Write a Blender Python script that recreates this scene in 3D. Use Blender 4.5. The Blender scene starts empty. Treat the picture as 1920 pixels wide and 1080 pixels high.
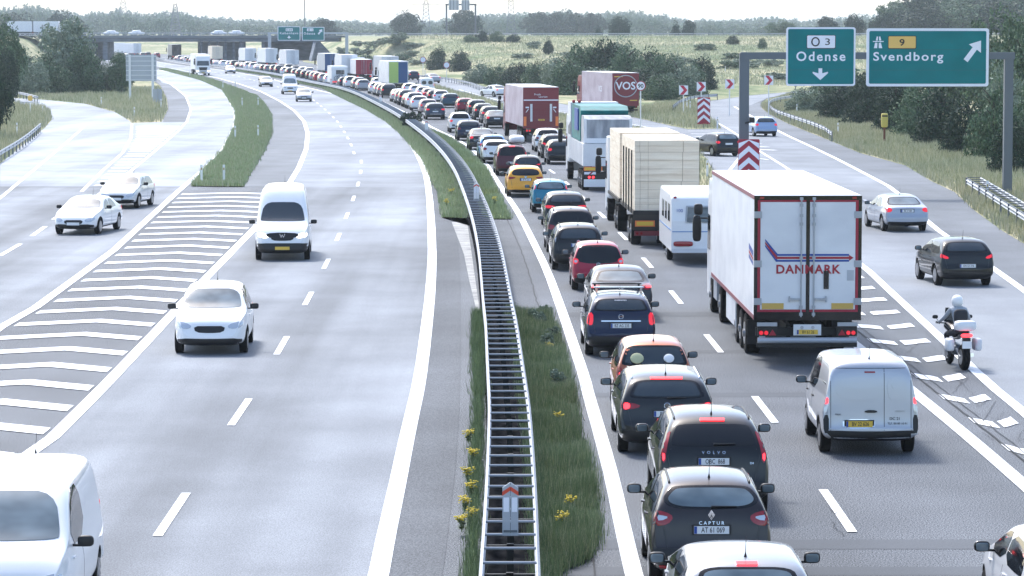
import bpy, bmesh, math, random
import numpy as np
from mathutils import Vector, Matrix
from mathutils.bvhtree import BVHTree
from mathutils.geometry import delaunay_2d_cdt, tessellate_polygon
PI = math.pi
SC = bpy.context.scene
COL = SC.collection
random.seed(7); RNG = np.random.default_rng(7)

# ---------------------------------------------------------------- camera
F, HC, YH = 6000.0, 8.0, 56.0                 # focal length in photo pixels, eye height, horizon row
TH = math.atan((540 - YH) / F)
cam = bpy.data.cameras.new('camera'); co = bpy.data.objects.new('camera', cam); COL.objects.link(co)
cam.sensor_width = 36; cam.lens = F / 1920 * 36; cam.clip_start = 1; cam.clip_end = 20000
co.location = (0, 0, HC); co.rotation_euler = (PI / 2 - TH, 0, 0)
SC.camera = co
# ---------------------------------------------------------------- sky, sun, exposure
SUN_EL, SUN_AZ = math.radians(52), math.radians(-25)
w = bpy.data.worlds.new('World'); SC.world = w; w.use_nodes = True
nt = w.node_tree; bg = nt.nodes['Background']
sk = nt.nodes.new('ShaderNodeTexSky'); sk.sky_type = 'NISHITA'; sk.sun_disc = False
sk.sun_elevation = SUN_EL; sk.sun_rotation = SUN_AZ; sk.air_density = 1.0; sk.dust_density = 2.0; sk.ozone_density = 1.0
nt.links.new(sk.outputs[0], bg.inputs[0]); bg.inputs[1].default_value = 0.12
sun = bpy.data.lights.new('sun', 'SUN'); sun.energy = 1.5; sun.angle = math.radians(10); sun.color = (1, .98, .95)
so = bpy.data.objects.new('sun', sun); COL.objects.link(so)
so.rotation_euler = (PI / 2 - SUN_EL, 0, PI - SUN_AZ)
so.location = (0, 0, 60)
SC.view_settings.view_transform = 'Standard'; SC.view_settings.look = 'None'; SC.view_settings.gamma = 1
SC.view_settings.exposure = 1.55
SC.cycles.volume_step_rate = 10; SC.cycles.volume_bounces = 1; SC.cycles.max_bounces = 6
SC.cycles.transparent_max_bounces = 4

# ---------------------------------------------------------------- photo pixel <-> world
def ray(px, py):
    a, b = px - 960, 540 - py
    return Vector((a, F * math.cos(TH) + b * math.sin(TH), -F * math.sin(TH) + b * math.cos(TH)))
def P(px, py, z=0.0):
    d = ray(px, py); t = (z - HC) / d.z
    return Vector((d.x * t, d.y * t, z))
def PY(px, Y):                                   # x at distance Y
    return (px - 960) / F * Y / math.cos(TH)
def ZY(py, Y):                                   # height at distance Y of photo row py
    d = ray(960, py); return HC + d.z * Y / d.y
def interp(pts, x):
    if x <= pts[0][0]: return pts[0][1]
    for (a, b), (c, d) in zip(pts, pts[1:]):
        if x <= c: return b + (d - b) * (x - a) / (c - a)
    return pts[-1][1]
def sstep(a, b, x):
    t = min(1, max(0, (x - a) / (b - a))); return t * t * (3 - 2 * t)

# ---------------------------------------------------------------- materials
def mat(name, col, rough=.7, metal=0, spec=.5, coat=0, emis=None, es=0, noise=None, bump=None):
    m = bpy.data.materials.new(name); m.use_nodes = True; n = m.node_tree; b = n.nodes['Principled BSDF']
    b.inputs['Base Color'].default_value = (*col, 1); b.inputs['Roughness'].default_value = rough
    b.inputs['Metallic'].default_value = metal; b.inputs['Specular IOR Level'].default_value = spec
    b.inputs['Coat Weight'].default_value = coat; b.inputs['Coat Roughness'].default_value = .04
    if emis: b.inputs['Emission Color'].default_value = (*emis, 1); b.inputs['Emission Strength'].default_value = es
    if noise:                                     # list of (scale xyz, detail, colour A, colour B, lo, hi, factor)
        tc = n.nodes.new('ShaderNodeNewGeometry'); cur = None
        for (sc, det, ca, cb, lo, hi, fac) in noise:
            mp = n.nodes.new('ShaderNodeMapping'); mp.inputs['Scale'].default_value = sc
            n.links.new(tc.outputs['Position'], mp.inputs['Vector'])
            nz = n.nodes.new('ShaderNodeTexNoise'); nz.inputs['Scale'].default_value = 1; nz.inputs['Detail'].default_value = det
            n.links.new(mp.outputs[0], nz.inputs['Vector'])
            cr = n.nodes.new('ShaderNodeValToRGB'); cr.color_ramp.elements[0].position = lo; cr.color_ramp.elements[1].position = hi
            cr.color_ramp.elements[0].color = (*ca, 1); cr.color_ramp.elements[1].color = (*cb, 1)
            n.links.new(nz.outputs[0], cr.inputs[0])
            if cur is None: cur = cr.outputs[0]
            else:
                mx = n.nodes.new('ShaderNodeMix'); mx.data_type = 'RGBA'; mx.blend_type = 'MIX' if fac > 0 else 'MULTIPLY'
                mx.inputs[0].default_value = abs(fac)
                n.links.new(cur, mx.inputs[6]); n.links.new(cr.outputs[0], mx.inputs[7]); cur = mx.outputs[2]
        n.links.new(cur, b.inputs['Base Color'])
        if bump:
            nz = n.nodes.new('ShaderNodeTexNoise'); nz.inputs['Scale'].default_value = bump[0]
            n.links.new(tc.outputs['Position'], nz.inputs['Vector'])
            bp = n.nodes.new('ShaderNodeBump'); bp.inputs['Strength'].default_value = bump[1]; bp.inputs['Distance'].default_value = bump[2]
            n.links.new(nz.outputs[0], bp.inputs['Height']); n.links.new(bp.outputs[0], b.inputs['Normal'])
    return m
def g(v, b=1.0): return (v * .955, v * .99, v * 1.035 * b)
def asphalt(name, v, streak=.2, speck=.35):
    return mat(name, g(v), .7, spec=.12, noise=[
        ((.45, .012, 1), 3, g(v * (1 - streak)), g(v * (1 + streak)), .35, .65, 1),
        ((.09, .05, 1), 4, g(.75), g(1.15), .3, .7, -1),
        ((.35, .30, 1), 6, (.86, .86, .86), (1.12, 1.12, 1.12), .3, .7, -1),
        ((42, 26, 42), 4, (1 - speck * 1.3,) * 3, (1 + speck * 1.3,) * 3, .38, .62, -1)])
M = {}
M['asph_r'] = asphalt('coarse_asphalt', .145, .12, .62)
M['asph_l'] = asphalt('fine_asphalt', .235, .26, .18)
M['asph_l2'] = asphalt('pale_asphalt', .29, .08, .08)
M['asph_sh'] = asphalt('shoulder_asphalt', .12, .12, .30)
M['asph_pale'] = asphalt('concrete_grey', .36, .10, .10)  # left ramps: overexposed brightness painted into the asphalt colour
M['asph_exit'] = asphalt('exit_asphalt', .26, .06, .14)
M['asph_shf'] = asphalt('grey_shoulder', .18, .08, .15)
M['band'] = asphalt('repair_band', .12, .05, .08)
M['concrete'] = mat('concrete', (.34, .34, .33), .9, noise=[((1.5, 1.5, 1.5), 6, (.24, .24, .24), (.42, .42, .40), .35, .65, 1), ((25, 25, 25), 3, (.8, .8, .8), (1.1, 1.1, 1.1), .4, .6, -1)])
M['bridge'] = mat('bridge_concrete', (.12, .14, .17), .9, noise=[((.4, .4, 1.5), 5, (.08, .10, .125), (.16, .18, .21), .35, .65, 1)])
M['line'] = mat('road_paint', (.80, .82, .84), .6, noise=[((1.2, .5, 1), 5, (.62, .64, .66), (.86, .87, .89), .3, .5, 1), ((30, 14, 30), 2, (.82, .82, .83), (1, 1, 1), .35, .5, -1)])
M['line_gap'] = mat('road_paint_groove', (.50, .52, .55), .7)
M['dirt'] = mat('shaded_dark_ground', (.012, .013, .014), .95, spec=0, noise=[((6, 2, 1), 5, (.006, .007, .008), (.022, .022, .024), .35, .65, 1)])  # black bitumen ground with the shadow between the rails mixed into its colour
M['grass_gr'] = mat('grass_ground', (.06, .09, .03), .95, spec=.05, noise=[((.5, .35, .5), 6, (.05, .08, .03), (.16, .20, .09), .35, .62, 1)])
M['grass_dry'] = mat('dry_grass_ground', (.2, .2, .1), .95, spec=.05, noise=[
    ((.05, .035, .1), 6, (.20, .24, .13), (.46, .42, .28), .36, .62, 1), ((.6, .25, .8), 5, (.55, .62, .6), (1.15, 1.1, 1.1), .35, .65, -1)])
M['galv'] = mat('galvanised_steel', (.38, .40, .43), .5, metal=.3, spec=.4)
M['galv_dk'] = mat('grey_steel', (.12, .14, .165), .45, metal=.4)
M['black'] = mat('black_plastic', (.005, .005, .006), .5)
M['gloss_black'] = mat('gloss_black', (.004, .004, .005), .12)
M['tyre'] = mat('tyre_rubber', (.005, .005, .0055), .85, spec=.2)
M['rim'] = mat('wheel_alloy', (.35, .36, .38), .3, metal=.8)
M['glass'] = mat('car_glass', (.018, .028, .034), .04, spec=.8, coat=.3)
M['glass_lt'] = mat('car_glass_pale', (.12, .165, .19), .06, spec=.6, noise=[((1.6, 1.1, 3.2), 2, (.08, .11, .13), (.17, .22, .25), .35, .65, 1)])  # lighter base and soft patches paint a reflection into the glass
M['glass_dk'] = mat('dark_car_glass', (.008, .009, .011), .05, spec=.45)
M['chrome'] = mat('chrome', (.7, .72, .75), .15, metal=1)
M['red'] = mat('tail_light_red', (.28, .008, .015), .12, coat=.5)
M['red_lit'] = mat('brake_light_lit', (.8, .02, .03), .2, emis=(1, .03, .04), es=1.6)
M['red_dim'] = mat('tail_light_dim', (.55, .015, .03), .15, emis=(1, .03, .05), es=.22)
M['lamp_w'] = mat('headlight_glass', (.55, .58, .62), .08, metal=.4)
M['lamp_on'] = mat('headlight_lit', (.8, .8, .75), .2, emis=(1, .93, .8), es=2.0)
M['amber'] = mat('amber_lamp', (.8, .25, .02), .25)
M['white'] = mat('white_paint', (.78, .79, .81), .35, coat=.3)
M['white_matt'] = mat('white_sheet', (.74, .75, .77), .6)
M['offwhite'] = mat('off_white_panel', (.66, .68, .72), .4, noise=[((.7, .7, 1.2), 5, (.60, .62, .66), (.70, .72, .75), .35, .6, 1)])
M['plate_w'] = mat('plate_white', (.72, .74, .76), .4)
M['plate_y'] = mat('plate_yellow', (.72, .47, .06), .4)
M['ink'] = mat('black_ink', (.01, .01, .012), .5)
M['blue_ink'] = mat('blue_ink', (.01, .06, .30), .5)
M['red_ink'] = mat('red_ink', (.35, .015, .03), .5)
M['sign_green'] = mat('sign_green', (.0, .17, .18), .5, spec=.2, noise=[((.6, .6, 1), 4, (.0, .155, .165), (.0, .185, .195), .35, .65, 1)])
M['sign_white'] = mat('sign_white', (.78, .80, .88), .45)
M['sign_back'] = mat('sign_back', (.40, .43, .48), .5, metal=.3)
M['sign_yellow'] = mat('sign_yellow', (.75, .48, .13), .45)
M['sign_red'] = mat('sign_red', (.33, .012, .035), .5)
M['wood'] = mat('pine_wood', (.78, .68, .53), .8, noise=[((.8, .8, 9), 4, (.70, .59, .45), (.84, .75, .61), .3, .7, 1)])
M['wood_dk'] = mat('wood_gap', (.40, .32, .24), .9)
M['orange_refl'] = mat('orange_reflector', (.85, .22, .05), .4)
M['yellow_refl'] = mat('yellow_reflector', (.75, .50, .05), .4)
M['burgundy'] = mat('burgundy_paint', (.18, .006, .022), .35, coat=.2)
M['burg_tarp'] = mat('faded_burgundy_tarp', (.42, .35, .40), .6, noise=[((1, .6, .8), 4, (.35, .28, .33), (.46, .40, .45), .35, .65, 1)])
M['teal'] = mat('teal_tarp', (.0, .16, .16), .5, noise=[((2, 2, 3), 4, (.0, .12, .12), (.0, .2, .2), .35, .65, 1)])
M['grey_tarp'] = mat('grey_tarp', (.30, .32, .35), .5, noise=[((3, 3, 1), 5, (.22, .24, .27), (.42, .44, .47), .35, .65, 1)])
M['lime'] = mat('lime_panel', (.40, .55, .14), .5)
M['navy'] = mat('navy_panel', (.015, .07, .20), .5)
M['bark'] = mat('bark', (.07, .06, .05), .9)
M['ystem'] = mat('yellow_petals', (.65, .50, .03), .7)
M['skin'] = mat('skin', (.5, .32, .24), .6)
M['jacket'] = mat('pale_jacket', (.30, .33, .37), .7)
M['dull_amber'] = mat('post_reflector', (.45, .33, .12), .5)
M['trousers'] = mat('dark_trousers', (.02, .022, .028), .8)
def leaf(name, a, b):
    m = bpy.data.materials.new(name); m.use_nodes = True; n = m.node_tree; p = n.nodes['Principled BSDF']
    ge = n.nodes.new('ShaderNodeNewGeometry'); cr = n.nodes.new('ShaderNodeValToRGB')
    cr.color_ramp.elements[0].color = (*a, 1); cr.color_ramp.elements[1].color = (*b, 1)
    n.links.new(ge.outputs['Random Per Island'], cr.inputs[0]); n.links.new(cr.outputs[0], p.inputs['Base Color'])
    p.inputs['Roughness'].default_value = .65; p.inputs['Specular IOR Level'].default_value = .25
    return m
M['leaf_dk'] = leaf('dark_leaves', (.012, .030, .018), (.045, .080, .045))
M['leaf_md'] = leaf('green_leaves', (.045, .085, .045), (.14, .21, .115))
M['leaf_lt'] = leaf('pale_leaves', (.13, .18, .13), (.28, .33, .24))
M['blade'] = leaf('grass_blades', (.07, .12, .05), (.30, .36, .18))
M['blade_dry'] = leaf('dry_grass_blades', (.26, .28, .15), (.62, .57, .40))
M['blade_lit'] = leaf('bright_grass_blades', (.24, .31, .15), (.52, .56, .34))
_paint = {}
def paint(c, metal=.25):
    if max(c) < .08: metal = min(metal, .05)
    k = (c, metal)
    if k not in _paint:
        _paint[k] = mat('car_paint', c, .38, metal=metal, spec=.15, coat=.8)
    return _paint[k]

# ---------------------------------------------------------------- mesh helpers
class MB:
    def __init__(s): s.v = []; s.f = []; s.m = []
    def add(s, vs, fs, mi=0):
        o = len(s.v); s.v += [tuple(v) for v in vs]; s.f += [tuple(i + o for i in f) for f in fs]; s.m += [mi] * len(fs); return s
    def box(s, x0, x1, y0, y1, z0, z1, mi=0):
        v = [(x, y, z) for x in (x0, x1) for y in (y0, y1) for z in (z0, z1)]
        return s.add(v, [(0, 1, 3, 2), (4, 6, 7, 5), (0, 4, 5, 1), (2, 3, 7, 6), (0, 2, 6, 4), (1, 5, 7, 3)], mi)
    def rbox(s, c, h, e=.35, n=8, m=14, mi=0):          # rounded (superellipsoid) block, half sizes h
        def sp(v, e): return math.copysign(abs(v) ** e, v)
        vs, fs = [], []
        for i in range(n + 1):
            a = -PI / 2 + PI * i / n
            for j in range(m):
                b = 2 * PI * j / m
                vs.append((c[0] + h[0] * sp(math.cos(a), e) * sp(math.cos(b), e), c[1] + h[1] * sp(math.cos(a), e) * sp(math.sin(b), e), c[2] + h[2] * sp(math.sin(a), e)))
        for i in range(n):
            for j in range(m):
                fs.append((i * m + j, i * m + (j + 1) % m, (i + 1) * m + (j + 1) % m, (i + 1) * m + j))
        return s.add(vs, fs, mi)
    def tube(s, pts, r, n=8, cap=True, mi=0):
        pts = [Vector(p) for p in pts]; vs, fs = [], []
        rr = r if isinstance(r, (list, tuple)) else [r] * len(pts)
        for k, p in enumerate(pts):
            d = (pts[min(k + 1, len(pts) - 1)] - pts[max(k - 1, 0)]).normalized()
            u = d.cross(Vector((0, 0, 1)));
            if u.length < 1e-3: u = Vector((1, 0, 0))
            u.normalize(); t = d.cross(u)
            for j in range(n):
                a = 2 * PI * j / n; vs.append(p + (u * math.cos(a) + t * math.sin(a)) * rr[k])
        for k in range(len(pts) - 1):
            for j in range(n): fs.append((k * n + j, k * n + (j + 1) % n, (k + 1) * n + (j + 1) % n, (k + 1) * n + j))
        if cap: fs.append(tuple(range(n))[::-1]); fs.append(tuple((len(pts) - 1) * n + j for j in range(n)))
        return s.add(vs, fs, mi)
    def disc(s, c, axis, r, w, n=24, mi=0, r0=0):        # solid wheel-like cylinder along x or y
        c = Vector(c); ax = Vector(axis).normalized()
        return s.tube([c - ax * w / 2, c + ax * w / 2], r, n, True, mi)
    def prism(s, poly, y0, y1, mi=0):                   # polygon in (x, z), thickness along y
        n = len(poly); vs = [(x, y0, z) for x, z in poly] + [(x, y1, z) for x, z in poly]
        tr = tessellate_polygon([[Vector((x, z, 0)) for x, z in poly]])
        fs = [tuple(t) for t in tr] + [tuple(n + i for i in t[::-1]) for t in tr] + [(i, (i + 1) % n, n + (i + 1) % n, n + i) for i in range(n)]
        return s.add(vs, fs, mi)
    def prismx(s, poly, x0, x1, mi=0):                  # polygon in (y, z), thickness along x
        n = len(poly); vs = [(x0, y, z) for y, z in poly] + [(x1, y, z) for y, z in poly]
        tr = tessellate_polygon([[Vector((y, z, 0)) for y, z in poly]])
        fs = [tuple(t) for t in tr] + [tuple(n + i for i in t[::-1]) for t in tr] + [(i, (i + 1) % n, n + (i + 1) % n, n + i) for i in range(n)]
        return s.add(vs, fs, mi)
    def build(s, name, m, parent=None, smooth=False, fix=True):
        me = bpy.data.meshes.new(name); me.from_pydata(s.v, [], s.f)
        for x in (m if isinstance(m, (list, tuple)) else [m]): me.materials.append(x)
        if isinstance(m, (list, tuple)): me.polygons.foreach_set('material_index', s.m)
        if smooth: me.polygons.foreach_set('use_smooth', [True] * len(me.polygons))
        if fix:
            bm = bmesh.new(); bm.from_mesh(me); bmesh.ops.recalc_face_normals(bm, faces=bm.faces); bm.to_mesh(me); bm.free()
        me.update()
        o = bpy.data.objects.new(name, me); COL.objects.link(o)
        if parent is not None: o.parent = parent
        return o
def tag(o, label=None, cat=None, group=None, kind=None):
    if label: o['label'] = label
    if cat: o['category'] = cat
    if group: o['group'] = group
    if kind: o['kind'] = kind
    return o
def empty(name, loc=(0, 0, 0), rz=0):
    o = bpy.data.objects.new(name, None); COL.objects.link(o); o.location = loc; o.rotation_euler = (0, 0, rz)
    o.empty_display_size = .3
    return o
def copy_tree(o, parent=None):
    c = o.copy(); COL.objects.link(c)
    if parent is not None: c.parent = parent
    for ch in list(KIDS.get(o.name, o.children)): copy_tree(ch, c)
    return c
KIDS = {}
def text(s, size, m, parent, loc, name='lettering', align='CENTER', rot=(PI / 2, 0, 0), bold=0.0, ext=.003, space=1.0, sx=1.0):
    cu = bpy.data.curves.new('t', 'FONT'); cu.body = s; cu.size = size; cu.align_x = align; cu.align_y = 'CENTER'
    cu.extrude = ext; cu.offset = bold; cu.space_character = space; cu.resolution_u = 3
    to = bpy.data.objects.new('t', cu); COL.objects.link(to)
    dg = bpy.context.evaluated_depsgraph_get(); me = bpy.data.meshes.new_from_object(to.evaluated_get(dg))
    bpy.data.objects.remove(to); bpy.data.curves.remove(cu)
    me.materials.clear(); me.materials.append(m)
    o = bpy.data.objects.new(name, me); COL.objects.link(o); o.parent = parent; o.location = loc; o.rotation_euler = rot; o.scale = (sx, 1, 1)
    return o
def struct(name, pts, z, m, kind='structure'):
    pts = [Vector((p[0], p[1], z)) for p in pts]
    tr = tessellate_polygon([pts]); mb = MB(); mb.add(pts, [tuple(t) for t in tr])
    o = mb.build(name, m, fix=False)
    if sum(p.normal.z for p in o.data.polygons) < 0: o.data.flip_normals()
    return tag(o, kind=kind)
def ribbon(mb, pts, w, z, mi=0):
    pts = [Vector((p[0], p[1], 0)) for p in pts]; vs = []
    for k, p in enumerate(pts):
        d = (pts[min(k + 1, len(pts) - 1)] - pts[max(k - 1, 0)]).normalized(); nrm = Vector((d.y, -d.x, 0)) * w / 2
        vs += [(p.x - nrm.x, p.y - nrm.y, z), (p.x + nrm.x, p.y + nrm.y, z)]
    mb.add(vs, [(2 * k, 2 * k + 1, 2 * k + 3, 2 * k + 2) for k in range(len(pts) - 1)], mi)
def resample(pts, step):
    pts = [Vector((p[0], p[1], 0)) for p in pts]; out = [pts[0].copy()]; acc = 0
    for a, b in zip(pts, pts[1:]):
        L = (b - a).length; t = step - acc
        while t < L: out.append(a + (b - a) * (t / L)); t += step
        acc = (acc + L) % step
    out.append(pts[-1].copy()); return out
def smooth_path(pts, n=2):
    pts = [Vector((p[0], p[1], 0)) for p in pts]
    for _ in range(n):
        q = [pts[0]]
        for a, b in zip(pts, pts[1:]): q += [a * .75 + b * .25, a * .25 + b * .75]
        q.append(pts[-1]); pts = q
    return pts

# ---------------------------------------------------------------- the median line every lane follows
BPX = [(955,1080),(957,1003),(958,903),(957,820),(955,753),(951,713),(945,655),(940,600),(933,560),(927,515),(919,460),(906,408),(888,360),(866,312),(838,277),(808,250),(776,227),(747,208),(707,188),(673,172),(640,161),(562,147),(527,138),(460,128),(397,120),(355,117),(328,113)]
BAR = [P(x, y, .75) for x, y in BPX]
BAR = [Vector((BAR[0].x + .02, 18, 0))] + [Vector((p.x, p.y, 0)) for p in BAR] + [Vector((-103, 900, 0)), Vector((-150, 1100, 0)), Vector((-230, 1350, 0))]
BSM = smooth_path(BAR, 2)
BXY = [(p.y, p.x) for p in BSM]
def bx(Y): return interp(BXY, Y)
def off(Y, d):
    s = (bx(Y + 12) - bx(Y - 12)) / 24; n = math.sqrt(1 + s * s)
    return Vector((bx(Y) + d / n, Y - d * s / n, 0))
def heading(Y): return math.atan2(-(bx(Y + 15) - bx(Y - 15)), 30.0)
def offpath(d, y0, y1, step=5): 
    n = max(2, int((y1 - y0) / step)); return [off(y0 + (y1 - y0) * k / n, d) for k in range(n + 1)]

# ---------------------------------------------------------------- ground
XR = [(480, 14), (552, -8), (640, -20), (700, -30), (850, -46), (1000, -60), (1400, -100)]
def tz(x, y):
    z = -.05
    up = 6.4 * min(1, max(0, (y - 505) / 330)) ** 1.15
    r = sstep(2, 26 if y < 800 else 14, x - interp(XR, y))
    l = sstep(-119, -131, x) * sstep(770, 845, y)
    if y > 868:
        c = sstep(868, 885, y)
        up = 6.4 - 1.6 * c
        far = sstep(1250, 1500, y)
        l = max(sstep(-150 - (y - 868) * .6, -175 - (y - 868) * .6, x), far); r = max(r, far)
        return z + up * max(r, l)
    return z + max(up * r, 6.4 * l)
mb = MB()
xs = list(np.concatenate([np.arange(-1500, -260, 60), np.arange(-260, 140, 4), np.arange(140, 1500, 60)]))
ys = list(np.concatenate([np.arange(-60, 460, 20), np.arange(460, 900, 6), np.arange(900, 1600, 30), np.arange(1600, 3000, 200), np.arange(3000, 14001, 1000)]))
vs = [(x * (1 + max(0, y - 1500) / 1500), y, tz(x, y)) for y in ys for x in xs]; nx = len(xs)
mb.add(vs, [(j * nx + i, j * nx + i + 1, (j + 1) * nx + i + 1, (j + 1) * nx + i) for j in range(len(ys) - 1) for i in range(nx - 1)])
tag(mb.build('ground', M['grass_dry'], smooth=True, fix=False), kind='structure')
def hit(px, py):                                  # where the view of a photo pixel meets the ground
    d = ray(px, py); d /= d.y; y = 40.0
    while y < 6000:
        z = HC + d.z * y
        if z <= tz(d.x * y, y): break
        y += 2
    return Vector((d.x * y, y, max(tz(d.x * y, y), -.05)))

def W(px): return [P(x, y) for x, y in px]
paved = W([(-900,1500),(-300,560),(0,308),(40,275),(85,240),(98,225),(95,210),(85,203),(25,193),(-150,188),(-150,180),(25,184),(80,187),(160,195),(215,210),(240,225),(247,231),(303,229),(315,205),(313,185),(300,160),(285,150),(260,141),(230,134),(200,128)])
paved += [Vector((-112, 700, 0)), Vector((-115, 790, 0)), Vector((-113, 870, 0)), Vector((-190, 1100, 0)), Vector((-300, 1350, 0)), Vector((-215, 1350, 0)), Vector((-110, 1050, 0)), Vector((-57, 870, 0)), Vector((-52, 800, 0)), Vector((-38, 690, 0)), Vector((-26, 620, 0))]
paved += W([(822,143),(873,157),(923,167),(1047,193),(1200,222),(1260,236),(1290,242),(1353,241),(1340,230),(1325,215),(1312,202),(1330,189),(1402,179),(1493,171),(1640,166),(1640,171),(1487,174),(1440,183),(1427,192),(1427,203),(1440,213),(1480,233),(1547,260),(1613,287),(1697,310),(1747,340),(1790,360),(1830,397),(1880,433),(1920,457),(2100,570),(2600,1000),(3400,1700)])
struct('road', paved, 0, M['asph_r'])
# left carriageway (near: finer and darker, far: pale), ramps, exit road
AWL = smooth_path([off(20, -1.9)] + W([(710,1080),(721,1020),(734,960),(747,900),(759,840),(772,780),(786,720),(797,640),(808,540),(811,460),(805,360),(797,320),(778,280),(748,240),(712,210),(672,190),(640,179)]) + offpath(-1.95, 410, 1300, 30), 1)
CR = W([(-360,1250),(0,893),(33,867),(100,820),(200,720),(290,625),(367,542),(473,433),(520,380),(545,340),(560,315),(574,280),(577,250),(570,228),(552,208),(525,190),(490,172),(450,158),(410,147),(370,138),(330,130),(300,125)]) + [off(820, -13), off(1000, -13)]
CL = W([(-420,880),(-120,705),(0,615),(67,577),(213,470),(333,360),(380,320),(417,283),(441,235),(441,207),(417,168),(377,150),(333,138),(297,131)])
def poly_between(a, b): return list(a) + list(b)[::-1]
def cut(path, y0, y1):
    path = resample(path, 1.0)
    return [p for p in path if y0 <= p.y <= y1]
YJ = P(500, 351).y
leftpoly = cut(CR, 15, YJ - .5) + [Vector((P(533, 351).x, YJ, 0)), Vector((P(815, 351).x, YJ, 0))] + cut(AWL, 15, YJ - .5)[::-1]
struct('road', leftpoly, .004, M['asph_l'])
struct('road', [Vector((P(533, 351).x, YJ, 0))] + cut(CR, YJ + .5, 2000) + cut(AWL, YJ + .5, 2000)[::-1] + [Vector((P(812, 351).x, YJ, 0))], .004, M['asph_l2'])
struct('road', W([(-700,1190),(-420,880),(-120,705),(0,615),(67,577),(213,470),(333,360),(345,351),(0,351),(-50,345),(-500,700)]), .004, M['asph_l'])
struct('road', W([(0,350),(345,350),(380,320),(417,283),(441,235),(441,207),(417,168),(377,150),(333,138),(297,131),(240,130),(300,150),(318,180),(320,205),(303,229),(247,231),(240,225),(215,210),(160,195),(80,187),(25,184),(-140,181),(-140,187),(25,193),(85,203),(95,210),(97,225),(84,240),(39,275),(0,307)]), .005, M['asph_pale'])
struct('grey_shoulder_strip' and 'road', W([(305,229),(317,205),(315,185),(302,162),(292,152),(318,158),(348,182),(358,200),(350,229)]), .009, M['asph_shf'])
struct('road', W([(458,350),(472,325),(497,285),(512,250),(510,215),(497,195),(482,180),(442,165),(402,151),(362,141),(330,131),(370,138),(410,148),(450,159),(490,173),(525,191),(552,209),(570,229),(576,250),(573,280),(558,315),(543,350)]), .008, M['asph_shf'])
# shoulder left of the barrier, darker fine tarmac
struct('road', cut(AWL, 15, 240) + [off(240, -1.0)] + offpath(-1.0, 18, 236, 8)[::-1], .008, M['asph_sh'])
EL = W([(2700,1700),(2100,930),(1920,774),(1853,720),(1763,633),(1680,557),(1617,497),(1520,430),(1430,380),(1352,340)])
ER = W([(3200,1600),(2300,820),(1920,545),(1847,493),(1737,417),(1680,357),(1630,330),(1547,287),(1460,247),(1400,213),(1377,200)])
exitp = EL + W([(1335,310),(1300,277),(1250,254),(1200,241),(1100,223),(1050,214),(940,196),(907,184),(853,171),(817,158),(790,150),(822,144),(873,158),(923,168),(1047,194),(1200,223),(1260,237),(1290,243),(1353,241),(1340,230),(1325,215),(1312,203),(1330,190),(1402,180),(1493,172),(1600,168),(1600,170),(1487,173.5),(1440,184),(1400,200)]) + ER[::-1][1:]
struct('road', exitp, .004, M['asph_exit'])
struct('road', ER + W([(1400,199),(1427,192),(1428,203),(1441,213),(1480,234),(1547,261),(1613,288),(1697,311),(1747,341),(1790,361),(1830,398),(1880,434),(1920,458),(2200,650),(2900,1300)]), .007, M['asph_shf'])
# transverse repair bands on the queueing side
for (ya, yb) in [(1012, 1030), (1063, 1080), (737, 745), (586, 594), (657, 663), (398, 401), (318, 320)]:
    pts = [(P(1000, ya).y), (P(1000, yb).y)]
    Y0, Y1 = max(pts), min(pts)
    struct('road', [off(Y1, .75), off(Y1, 9.3), off(Y0, 9.3), off(Y0, .75)], .004, M['band'])
# median: concrete pad, grass islands
def island(pts, m, z=.05):
    return struct('grass_verge', pts, z, m)
YP0, YP1 = P(900, 590).y, P(900, 414).y
struct('median_pad', [off(YP0, .5), off(YP1, .5), off(YP1, 1.45), off(YP0, 1.35)], .008, M['asph_sh'])
struct('median_pad', W([(895,590),(880,527),(870,477),(847,417)]) + [off(YP1, -.45), off(YP0, -.45)], .012, M['concrete'])
med_L1 = [off(18, -1.1)] + W([(878,1080),(882,1010),(885,960),(888,840),(893,780),(892,720),(890,660),(890,592)]) + [off(YP0 - .3, -.35), off(18, -.35)]
med_R1 = [off(20, .35)] + offpath(.35, 30, YP0 - .3, 8) + W([(1023,592),(1043,620),(1053,660),(1067,713),(1077,760),(1083,820),(1107,880),(1117,953),(1122,1010),(1107,1050),(1060,1072)]) + [off(45, .5)]
SB = P(900, 412).y
med_L2 = [off(SB + .2, -.3)] + [off(y, -.3) for y in range(130, 640, 8)] + W([(500,136),(560,149),(600,164),(640,184),(690,208),(723,228),(750,251),(773,278),(793,301),(813,348),(822,361),(829,409)])
med_R2 = [off(SB + .2, .3)] + [off(y, .3) for y in range(130, 640, 8)] + [off(y, 1.15) for y in range(640, 250, -8)] + W([(840,258),(873,281),(913,318),(932,357),(948,390),(959,412)])
for q in (med_L1, med_R1, med_L2, med_R2): island(q, M['grass_gr'])
isl1 = W([(297,130),(333,139),(377,151),(417,169),(441,208),(441,235),(417,284),(380,321),(358,350),(456,351),(470,325),(495,285),(510,250),(508,215),(495,195),(480,180),(440,165),(400,150),(360,140),(312,129)])
island(isl1, M['grass_gr'])
isl3 = offpath(10.7, 158, 470, 10) + W([(817,160),(853,171),(907,184),(940,196),(1050,214),(1100,223),(1200,241),(1250,254),(1300,277),(1326,300),(1340,330),(1342,358)])
island(isl3, M['grass_dry'])
struct('median_strip', offpath(-.44, 20, 300, 4) + offpath(.44, 20, 300, 4)[::-1], .07, M['dirt'])

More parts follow.
